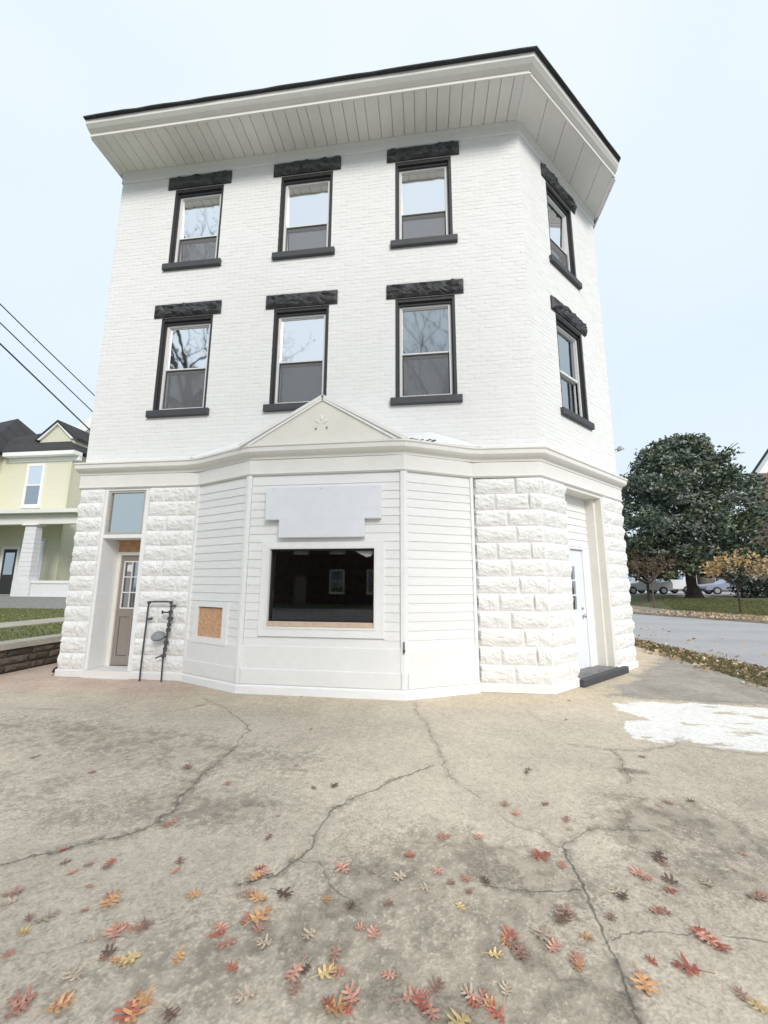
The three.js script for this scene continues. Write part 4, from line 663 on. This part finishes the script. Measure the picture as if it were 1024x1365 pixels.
function hipRoof(x0, x1, z0, z1, y, apex, ov) { x0 -= ov; x1 += ov; z0 -= ov; z1 += ov; const c = [V3(x0, y, z0), V3(x1, y, z0), V3(x1, y, z1), V3(x0, y, z1)], T = []; for (let i = 0; i < 4; i++) T.push([c[(i + 1) % 4], c[i], apex]); T.push(...quad(c[0], c[1], c[2], c[3])); return triGeo(T, (v) => [v.x, v.z]); }
function houseWindow(g, F, x, y, w, h, m = M.coated, lowM = M.coatedDim) {
  const f = mesh('window', put(plate(rect(x - w / 2 - 0.11, x + w / 2 + 0.11, y - 0.13, y + h + 0.13), 0, 0.06, [rect(x - w / 2, x + w / 2, y, y + h / 2 - 0.03), rect(x - w / 2, x + w / 2, y + h / 2 + 0.03, y + h)]), F), M.trimWhite, g);
  mesh('pane', put(box(x - w / 2, x + w / 2, y, y + h / 2 - 0.03, 0.005, 0.015), F), lowM, f); mesh('pane', put(box(x - w / 2, x + w / 2, y + h / 2 + 0.03, y + h, 0.02, 0.03), F), m, f);
  mesh('sill', put(box(x - w / 2 - 0.15, x + w / 2 + 0.15, y - 0.19, y - 0.132, 0, 0.12), F), M.trimWhite, f);
}
const lap = (c) => { const b = tex(8, 64, (x, y) => (y % 64) / 64, false); b.repeat.set(1, 1 / 0.115); return new THREE.MeshStandardMaterial({ color: lin(...c), bumpMap: b, bumpScale: 0.012, roughness: 0.75 }); };
{ // pale green house next door
  const h = thing('green_house', 'pale yellow-green two-storey house with dark roof and white columned porch behind stone wall', 'house'), m = lap([0.68, 0.67, 0.53]), y = 0.45;
  const X1 = -17.85, Zf = -17.5;
  mesh('wall', box(-27.5, X1, y, 7.9, -18.35, Zf), m, h); mesh('wall', box(-27.5, -22.6, y, 7.9, -27, -18.36), m, h); mesh('wall', join(box(-27.4, -21.9, y, 7.9, Zf + 0.001, Zf + 0.9)), m, h);
  mesh('roof', hipRoof(-27.5, X1, -20.2, Zf, 7.93, V3(-20.2, 9.95, -19.3), 0.42), M.roof, h);
  mesh('roof', hipRoof(-27.4, -21.9, -22, Zf + 0.9, 7.96, V3(-25, 11.3, -20.5), 0.4), M.roof, h);
  const eave = (a, b, z) => mesh('eave_board', join(box(a, b, 7.72, 7.915, z - 0.1, z + 0.40), box(a, b, 7.50, 7.70, z - 0.1, z + 0.06)), M.trimWhite, h);
  eave(-21.4, X1 + 0.42, Zf); eave(-27.6, -21.5, Zf + 0.9);
  for (const b of [box(X1 - 0.14, X1 + 0.02, y, 7.5, Zf - 0.1, Zf + 0.03), box(-22.0, -21.86, y, 7.5, Zf + 0.8, Zf + 0.93)]) mesh('corner_board', b, lap([0.64, 0.65, 0.48]), h);
  const fw = frameOf(0, Zf, 1, 0); houseWindow(h, fw, -19.78, 5.32, 0.78, 1.95); houseWindow(h, frameOf(0, Zf + 0.9, 1, 0), -24.2, 5.32, 0.8, 1.95); houseWindow(h, fw, -19.2, 1.7, 0.85, 1.8, M.coatedDim);
  const gx0 = -20.3, gx1 = -18.3, gz = -17.9; // little gable on the roof
  const dm = mesh('dormer', plate([[gx0, 8.3], [gx1, 8.3], [gx1, 8.85], [(gx0 + gx1) / 2, 9.72], [gx0, 8.85]], -19.6, gz, []), m, h);
  mesh('dormer_trim', plate([[gx0 - 0.15, 8.78], [gx0 + 0.1, 8.78], [(gx0 + gx1) / 2, 9.60], [gx1 - 0.1, 8.78], [gx1 + 0.15, 8.78], [(gx0 + gx1) / 2, 9.80]], gz, gz + 0.12, []), M.trimWhite, dm);
  mesh('dormer_roof', gableRoof(gx0, gx1, -19.6, gz, 8.86, 0.97, 0.14), M.roof, dm);
  // porch
  const pz = -15.5; mesh('porch_floor', box(-26, -13.6, y, 0.95, Zf + 0.91, pz + 0.1), speckled([0.3, 0.3, 0.3], 0.2, 1), h); mesh('porch_floor', box(-21.8, -13.6, y, 0.95, Zf + 0.02, Zf + 0.905), M.concrete, h);
  mesh('porch_beam', join(box(-26, -13.6, 4.02, 4.45, pz - 0.25, pz + 0.02)), M.trim, h);
  mesh('porch_roof', join(box(-26.3, -13.3, 4.46, 4.62, Zf + 0.91, pz + 0.35), box(-21.8, -13.3, 4.46, 4.62, Zf + 0.03, Zf + 0.9)), M.trim, h);
  const col = paint(0.76, 0.76, 0.79, 0.1, { bump: 0.01 });
  for (const x of [-17.36, -21.8, -25.6, -13.9]) { const g = new THREE.Group(); g.name = 'porch_column'; h.add(g); for (let k = 0; k < 12; k++) { const w = 0.31 - 0.004 * k; mesh('column_block', (() => { const q = box(x - w, x + w, 1.62 + k * 0.195 + 0.008, 1.62 + (k + 1) * 0.195, pz - 0.26 - w + 0.25, pz - 0.02 + w - 0.24); return q; })(), col, g); } mesh('column_base', box(x - 0.42, x + 0.42, 0.955, 1.618, pz - 0.5, pz + 0.08), col, g); mesh('column_cap', box(x - 0.36, x + 0.36, 3.965, 4.018, pz - 0.36, pz + 0.1), M.trimWhite, g); }
  mesh('porch_wall', box(-16.93, -14.33, 0.955, 1.50, pz - 0.22, pz), col, h); mesh('porch_wall_cap', box(-16.93, -14.33, 1.502, 1.62, pz - 0.26, pz + 0.04), M.trimWhite, h);
  const dr = mesh('door', put(plate(rect(-20.95, -19.95, 0.96, 3.25), 0.005, 0.07, [rect(-20.82, -20.08, 0.97, 3.12)]), fw), M.trimWhite, h); mesh('door_leaf', put(box(-20.81, -20.09, 0.97, 3.11, 0.01, 0.05), fw), M.dark, dr); mesh('door_glass', put(box(-20.7, -20.2, 1.9, 2.95, 0.051, 0.056), fw), M.coatedDim, dr);
  for (let k = 0; k < 3; k++) mesh('porch_step', box(-20.9, -19.2, y, 0.95 - 0.16 * (k + 1), pz + 0.1 + k * 0.3 + (k ? 0.001 : 0), pz + 0.4 + k * 0.3), M.concrete, h);
}
{ // grey house beyond
  const h = thing('grey_house', 'light grey house with white eave just behind the pale green house', 'house'), m = lap([0.52, 0.53, 0.56]);
  const z = -20.7, x0 = -22.1, x1 = -13, ey = 9.1;
  mesh('wall', box(x0, x1, 0.45, ey, -32, z), m, h);
  mesh('roof', gableRoof(x0, x1, -32, z, ey + 0.06, 3.4, 0.45), M.roof, h);
  mesh('gable', plate([[x0 + 0.1, ey + 0.001], [x1 - 0.1, ey + 0.001], [(x0 + x1) / 2, ey + 2.9]], z - 0.3, z - 0.01), m, h);
  mesh('eave_board', plate([[x0 - 0.5, ey - 0.25], [x1 + 0.5, ey - 0.25], [x1 + 0.5, ey + 0.02], [(x0 + x1) / 2, ey + 3.5], [x0 - 0.5, ey + 0.02]], z + 0.005, z + 0.5, [[[x0 + 0.6, ey - 0.02], [x1 - 0.6, ey - 0.02], [(x0 + x1) / 2, ey + 2.9]]]), M.trimWhite, h);
  houseWindow(h, frameOf(0, z, 1, 0), -19.5, 5.8, 0.9, 1.9); houseWindow(h, frameOf(0, z, 1, 0), -16, 5.8, 0.9, 1.9);
}
{ // brick house at the far corner
  const h = thing('brick_gable_house', 'brown brick house with white trimmed gable beyond the evergreen tree', 'house'), m = speckled([0.20, 0.13, 0.10], 0.4, 0.9, { bump: 0.01 });
  const z = -48, x0 = 35.2, x1 = 45, ey = 13.6;
  mesh('wall', box(x0, x1, 0.5, ey, -51, z), m, h);
  mesh('roof', gableRoof(x0, x1, -48.6, z, ey - 0.1, 7.3, 0.55), M.roof, h);
  mesh('gable', plate([[x0, ey - 0.01], [x1, ey - 0.01], [(x0 + x1) / 2, ey + 6.4]], z - 0.3, z - 0.001), m, h);
  mesh('gable_trim', plate([[x0 - 1.0, ey - 0.3], [x0 - 0.2, ey - 0.3], [(x0 + x1) / 2, ey + 6.6], [x1 + 0.2, ey - 0.3], [x1 + 1, ey - 0.3], [(x0 + x1) / 2, ey + 7.6]], z + 0.05, z + 0.9), M.trim, h);
  mesh('water_table', box(x0 - 0.1, x1 + 0.1, 8.2, 9.4, z + 0.005, z + 0.2), M.trimWhite, h);
  for (const x of [37.2, 40.2, 43.2]) { houseWindow(h, frameOf(0, z, 1, 0), x, 10.3, 1.0, 1.9); houseWindow(h, frameOf(0, z, 1, 0), x, 5.2, 1.0, 2.0); }
}
function farHouse(label, x0, x1, z0, z1, ht, c, roofH) { const h = thing('distant_house', label, 'house'), m = lap(c); ht += 0.6; mesh('wall', box(x0, x1, 0.1, ht, z0, z1), m, h); mesh('roof', gableRoof(x0, x1, z0, z1, ht + 0.03, roofH, 0.5, 'x'), M.roof, h); const F = frameOf(0, z1, 1, 0), n = Math.max(2, Math.floor((x1 - x0) / 3)); for (let k = 0; k < n; k++) houseWindow(h, F, x0 + (k + 0.5) * (x1 - x0) / n, 1.7, 0.9, 1.3, M.coatedDim); mesh('door', put(box(x0 + (x1 - x0) / n - 0.45, x0 + (x1 - x0) / n + 0.45, 0.7, 2.75, 0, 0.05), F), M.taupe, h); return h; }
farHouse('low white distant house behind the parked white van', 22, 35, -72, -62, 4.0, [0.66, 0.67, 0.70], 3.2);
farHouse('beige distant house to the side of the dark hedge', 36, 48, -70, -61, 3.6, [0.52, 0.43, 0.33], 3.4);
{ // a wood far off, closing the view
  setSeed(71); const L = []; for (let k = 0; k < 9000; k++) { const x = rr(-10, 120), hh = 9 + 5 * noise(x * 0.13, 2), y = rr(0, hh) * Math.sqrt(rnd() * 0.6 + 0.4); L.push([V3(x, y - 0.2, rr(-100, -94)), rdir(), rr(0.7, 1.5), vary(pick([[0.085, 0.08, 0.05], [0.12, 0.09, 0.06], [0.06, 0.07, 0.045]]), 0.3)]); }
  tag(mesh('far_wood', leafCloud(L), leafMat({ roughness: 0.9 })), 'brown and green wood closing the view far beyond the parked cars', 'wood', null, 'stuff');
}
// ---------------------------------------------------------------- across the street, mirrored in the glass
{
  const h = thing('street_house', 'dark red brick house across the street, mirrored in the display window', 'house'), m = speckled([0.09, 0.055, 0.042], 0.4, 0.9, { bump: 0.01 });
  mesh('wall', box(-17, -3.5, -0.2, 6.5, 20, 29), m, h); mesh('roof', gableRoof(-17, -3.5, 20, 29, 6.53, 4, 0.5, 'x'), M.roof, h);
  const F = frameOf(0, 20, -1, 0); for (const x of [5.5, 8.5, 14.5]) { houseWindow(h, F, x, 0.9, 1, 1.6, M.coatedDim); houseWindow(h, F, x, 4, 1, 1.6, M.coatedDim); } houseWindow(h, F, 11.5, 4, 1, 1.6, M.coatedDim);
  const d = mesh('door', put(box(11, 12, -0.1, 2.1, 0, 0.06), F), M.taupe, h); mesh('knob', put(rod(V3(11.1, 1, 0.06), V3(11.1, 1, 0.12), 0.03), F), M.steel, d);
  setSeed(808); smallTree('oak_tree', 'tall leafless oak by the street, mirrored in the upper windows', null, V3(1.6, -0.05, 3.8), 14.5, [[0.3, 0.12, 0.07], [0.25, 0.16, 0.07]], 700, 0.15, { r: 0.26, arms: 9, arm: 0.19, depth: 6, flat: 0.9, trunk: 0.34, puff: 0.3 });
  setSeed(909); smallTree('bare_maple', 'leafless maple with a tall trunk by the street, mirrored in the upper windows', null, V3(-11.6, -0.05, 4.6 - 0.5), 16.5, [[0.3, 0.2, 0.1]], 260, 0.14, { r: 0.3, arms: 8, arm: 0.16, depth: 5, flat: 0.8, trunk: 0.62, puff: 0.3 });
  struct(mesh('street_lawn', slabGeo([[-80, 14], [40, 14], [40, 60], [-80, 60]], -0.04, 0.19), turf));
}

// ---------------------------------------------------------------- stone retaining wall next door
{
  setSeed(44); const w = thing('retaining_wall', 'low dark brown stone retaining wall with concrete coping beside the white building', 'wall');
  mesh('core', box(-7.72, -7.46, -0.2, 0.40, -30, 3), std([0.05, 0.042, 0.036], { roughness: 1 }), w);
  const sm3 = [[0.105, 0.080, 0.062], [0.085, 0.07, 0.058], [0.13, 0.10, 0.08]].map((c) => speckled(c, 0.5, 0.5, { roughness: 1, bump: 0.006 })), va = [0, 1, 2, 3].map((k) => roughBlock(0.36, 0.125, 0.05, 60 + k, 6, 3, 0.04));
  const F = frameOf(-7.46, 0, 0, -1); // faces +x
  for (let r = 0; r < 3; r++) { let s = -3; while (s < (r < 3 ? 14 : 14)) { const l = rr(0.24, 0.55); place('stone', pick(va), pick(sm3), w, F, s + 0.006, 0.0 + r * 0.134, 0.0, (l - 0.014) / 0.36, 1, rr(0.6, 1.4)); s += l; } }
  for (let z = 3; z > -26; z -= 1.8) mesh('coping', plate(rect(-7.76, -7.37, 0.402, 0.505), z - 1.79, z, [], 0.012), speckled([0.42, 0.39, 0.33], 0.3, 1), w);
}
// ---------------------------------------------------------------- grass and litter (uncountable)
{
  setSeed(123);
  const blades = (n, fn, cols, hgt) => { const L = []; for (let k = 0; k < n; k++) { const p = fn(); if (!p) continue; const d = rdir(); d.y = Math.abs(d.y) * 0.8 + 0.45; L.push([p, d.normalize(), rr(hgt * 0.5, hgt * 1.3), vary(pick(cols), 0.3), 0.1]); } return leafCloud(L); };
  const gc = [[0.13, 0.155, 0.05], [0.17, 0.18, 0.065], [0.22, 0.20, 0.09], [0.11, 0.13, 0.045]];
  tag(mesh('terrace_grass', blades(26000, () => { const z = rr(-16.5, -5.5), x = rr(-20, -7.8); if (x < -10.1 && x > -11.5) return null; return V3(x, 0.465, z); }, gc, 0.07), leafMat({ roughness: 0.8 })), 'short patchy grass on the raised lawn behind the stone wall', 'grass', null, 'stuff');
  const edge = (z) => z > -7.5 ? 6.3 : z > -13.6 ? 6.3 - (-7.5 - z) * 0.115 : 5.6 - (-13.6 - z) * 0.067;
  tag(mesh('verge_grass', blades(14000, () => { const z = rr(-24, -5), x0 = z > -12 ? 5.0 : 5.0 - (-12 - z) * 0.043; return V3(rr(x0, edge(z)), -0.012, z); }, [[0.12, 0.13, 0.05], [0.19, 0.17, 0.08], [0.24, 0.18, 0.09]], 0.07), leafMat({ roughness: 0.8 })), 'thin grass on the strip between the grey footway and the side road', 'grass', null, 'stuff');
  tag(mesh('lawn_grass', blades(16000, () => { const t = rnd(), q = rnd(), z0 = -27 + 6.4 * t, x = 14 + 3 * t + q * (2.4 + 1.6 * t), z = z0 - q * (7 + 2.4 * t); return V3(x, 0.05 + 0.5 * q, z); }, gc, 0.10), leafMat({ roughness: 0.8 })), 'grass of the wide lawn round the evergreen tree', 'grass', null, 'stuff');
  const litter = []; const lc = [[0.42, 0.31, 0.19], [0.5, 0.40, 0.27], [0.3, 0.2, 0.12], [0.55, 0.46, 0.34], [0.38, 0.26, 0.17]];
  for (let k = 0; k < 1700; k++) { const z = rr(-22, -4), x0 = z > -12 ? 4.75 : 4.8 - (-12 - z) * 0.043, t = rnd(); const x = t < 0.8 ? rr(x0, edge(z)) : edge(z) + Math.pow(rnd(), 3) * 3; const d = rdir(); d.y *= 0.25; litter.push([V3(x, x > edge(z) ? -0.035 : 0.012 + rr(0, 0.02), z), d.normalize(), rr(0.06, 0.13), vary(pick(lc), 0.25), 0.36]); }
  for (let k = 0; k < 900; k++) { const t = rnd(), x = 10.9 + (13.7 - 10.9) * t + rr(0, 3.2), z = -24.9 + 5.3 * t + rr(-2, 2); const d = rdir(); d.y *= 0.2; litter.push([V3(x, 0.075, z), d.normalize(), rr(0.08, 0.18), vary(pick(lc), 0.25), 0.36]); }
  tag(mesh('leaf_litter', leafCloud(litter), leafMat({ roughness: 0.85 })), 'tan and brown leaf litter along the side road verges', 'leaf litter', null, 'stuff');
}
// ---------------------------------------------------------------- oak leaves on the concrete
{
  setSeed(2025);
  const leafGeo = (k) => { // pointed lobes along a midrib, cupped
    const L = 0.108 * (0.85 + 0.3 * h2(k, 5)), side = [], lobes = [[0.22, 0.26, 0.24], [0.44, 0.45, 0.56], [0.68, 0.34, 0.86]];
    side.push([0.03, 0.012]); for (const [root, reach, tip] of lobes) { const q = 1 + (h2(k, Math.round(root * 100)) - 0.5) * 0.5; side.push([root - 0.09, 0.06], [(root + tip) / 2 - 0.09, reach * 0.55 * q], [tip - 0.10, reach * 0.86 * q], [tip - 0.03, reach * 0.9 * q], [tip + 0.025, reach * q], [tip + 0.015, reach * 0.7 * q], [root + 0.095, reach * 0.4 * q], [root + 0.115, 0.07]); } side.push([0.85, 0.06], [0.92, 0.075], [1, 0]);
    const pts = [...side.map(([x, y]) => [x, y]), ...side.slice(0, -1).reverse().map(([x, y], i) => [x + (h2(k, i) - 0.5) * 0.03, -y * (0.85 + 0.3 * h2(k + 9, i))])];
    const s = new THREE.Shape(pts.map(([x, y]) => new THREE.Vector2((x - 0.5) * L, y * L))), g0 = new THREE.ShapeGeometry(s), stem = new THREE.PlaneGeometry(0.045, 0.0035); stem.translate(-0.5 * L - 0.018, 0, 0);
    const g = join(g0, stem), p = g.attributes.position, c1 = 1.5 + 4 * h2(k, 77), c2 = 0.8 + 3 * h2(k, 78), tw = (h2(k, 79) - 0.5) * 9;
    for (let i = 0; i < p.count; i++) { const x0 = p.getX(i), x = Math.max(-0.055, x0), y = p.getY(i), e = Math.hypot(x, y) / (0.5 * L); p.setZ(i, 0.004 + c1 * y * y + c2 * x * x * 0.8 + tw * x * y + 0.004 * e * noise(x * 60 + k * 7, y * 60)); }
    g.rotateX(-Math.PI / 2); g.computeVertexNormals(); return g;
  };
  const shapes = [0, 1, 2, 3, 4, 5, 6, 7, 8, 9, 10].map(leafGeo);
  const kinds = { red: [[0.46, 0.15, 0.10], 'brick red lobed oak leaf lying on the cracked concrete'], salmon: [[0.60, 0.31, 0.235], 'salmon pink lobed oak leaf lying on the cracked concrete'], orange: [[0.62, 0.34, 0.16], 'orange lobed oak leaf lying on the cracked concrete'], yellow: [[0.68, 0.50, 0.24], 'golden yellow lobed oak leaf lying on the cracked concrete'], brown: [[0.16, 0.10, 0.075], 'dark brown curled oak leaf lying on the cracked concrete'], pale: [[0.52, 0.42, 0.32], 'pale tan dry oak leaf lying on the cracked concrete'], dull: [[0.36, 0.215, 0.17], 'dull reddish brown oak leaf lying on the cracked concrete'] };
  const mats = {}; for (const k in kinds) mats[k] = [0, 1].map((j) => { const c = kinds[k][0].map((v) => v * (j ? 0.8 : 1.08)); return speckled(c, 0.55, 0.08, { side: THREE.DoubleSide, roughness: 0.75, bump: 0.0005 }, 64, 6); });
  const proto = {};
  const drop = (u, v, kind, s = 1) => {
    const p = G(u, v), m = mesh('fallen_leaf', pick(shapes), pick(mats[kind]));
    m.position.set(p.x, 0.0015 + (kind === 'brown' ? 0.004 : 0), p.z); m.rotation.set(rr(-0.05, 0.05), rr(0, 6.283), rr(-0.05, 0.05)); m.scale.setScalar(s * rr(0.85, 1.12));
    tag(m, kinds[kind][1], 'leaf', 'fallen oak leaves on the concrete');
  };
  const spots = [[347, 1158, 'red'], [340, 1172, 'orange'], [352, 1166, 'salmon'], [290, 1248, 'red'], [302, 1260, 'salmon'], [296, 1240, 'salmon'], [150, 1198, 'salmon'], [146, 1205, 'orange'], [150, 1243, 'salmon'], [160, 1240, 'red'], [180, 1237, 'salmon'], [195, 1236, 'dull'], [145, 1270, 'brown'], [155, 1280, 'orange'], [170, 1282, 'yellow'], [176, 1278, 'yellow'],
    [442, 1290, 'orange'], [452, 1300, 'salmon'], [436, 1300, 'yellow'], [445, 1275, 'dull'], [437, 1340, 'red'], [448, 1348, 'orange'], [460, 1346, 'red'], [470, 1330, 'salmon'], [548, 1330, 'salmon'], [560, 1340, 'red'], [572, 1350, 'salmon'], [580, 1318, 'dull'], [566, 1325, 'salmon'], [625, 1328, 'pale'], [632, 1338, 'red'], [640, 1330, 'salmon'], [655, 1340, 'orange'], [664, 1352, 'red'], [678, 1322, 'pale'],
    [680, 1248, 'red'], [676, 1258, 'orange'], [690, 1262, 'dull'], [662, 1273, 'yellow'], [695, 1272, 'dull'], [768, 1290, 'orange'], [783, 1252, 'orange'], [756, 1215, 'dull'], [750, 1225, 'brown'], [613, 1210, 'yellow'], [548, 1142, 'red'], [583, 1163, 'salmon'], [622, 1174, 'salmon'], [534, 1170, 'pale'], [590, 1115, 'salmon'], [640, 1116, 'salmon'], [565, 1186, 'pale'], [880, 1145, 'brown'], [887, 1152, 'dull'],
    [895, 1178, 'brown'], [818, 1190, 'pale'], [830, 1200, 'brown'], [876, 1214, 'salmon'], [884, 1218, 'dull'], [935, 1246, 'red'], [948, 1252, 'orange'], [962, 1262, 'red'], [940, 1252, 'salmon'], [915, 1291, 'red'], [922, 1296, 'salmon'], [857, 1313, 'orange'], [1010, 1343, 'yellow'], [1014, 1192, 'salmon'], [1008, 1198, 'dull'], [992, 1140, 'salmon'], [980, 1158, 'pale'],
    [30, 1335, 'salmon'], [25, 1348, 'salmon'], [80, 1335, 'salmon'], [78, 1342, 'orange'], [190, 1335, 'orange'], [180, 1350, 'orange'], [170, 1354, 'red'], [225, 1350, 'pale'], [230, 1357, 'brown'], [240, 1150, 'dull'], [236, 1160, 'salmon'], [150, 1150, 'red'], [140, 1158, 'dull'], [225, 1097, 'salmon'], [255, 1195, 'orange'], [322, 1190, 'pale'], [335, 1195, 'salmon'], [345, 1200, 'orange'], [380, 1192, 'brown'], [434, 1198, 'orange'], [470, 1212, 'brown'], [330, 1225, 'salmon'], [345, 1222, 'orange'], [240, 1280, 'orange'],
    [30, 1245, 'yellow'], [10, 1275, 'salmon'], [60, 1225, 'pale'], [85, 1150, 'dull'], [96, 1165, 'salmon'], [20, 1190, 'dull'], [505, 1165, 'pale'], [455, 1160, 'salmon'], [500, 1245, 'salmon'], [415, 1248, 'pale'], [353, 1258, 'pale'], [515, 1300, 'salmon'], [610, 1365, 'yellow'], [700, 1030, 'brown'], [706, 1025, 'brown'], [672, 1072, 'dull'], [690, 1085, 'salmon'], [755, 1095, 'dull'], [875, 1075, 'salmon'], [890, 1070, 'dull'], [720, 1142, 'red'], [748, 1155, 'salmon'],
    [855, 1010, 'dull'], [420, 1052, 'brown'], [448, 1050, 'brown'], [250, 1025, 'dull'], [305, 1045, 'salmon'], [120, 1030, 'salmon'], [45, 1010, 'pale'], [520, 1205, 'dull'], [815, 1225, 'dull'], [848, 1165, 'salmon'], [860, 1172, 'salmon'], [740, 1265, 'salmon'], [725, 1245, 'pale'], [765, 1278, 'salmon'], [390, 1300, 'salmon'], [405, 1295, 'brown'], [395, 1320, 'dull'], [330, 1330, 'pale'], [100, 1300, 'pale'], [120, 1250, 'pale'], [790, 1105, 'pale']];
  for (const [u, v, k] of spots) drop(u + rr(-3, 3), v + rr(-2, 2), k, rr(0.6, 1.04));
  for (let k = 0; k < 26; k++) { const v = 1000 + 365 * Math.pow(rnd(), 0.75); drop(rr(0, 1024), v, pick(['dull', 'salmon', 'dull', 'pale', 'brown', 'salmon', 'red']), rr(0.45, 0.72)); }
  for (let k = 0; k < 8; k++) drop(rr(60, 830), rr(915, 990), pick(['brown', 'dull', 'pale']), rr(0.4, 0.6));
}
renderer.render(scene, camera);
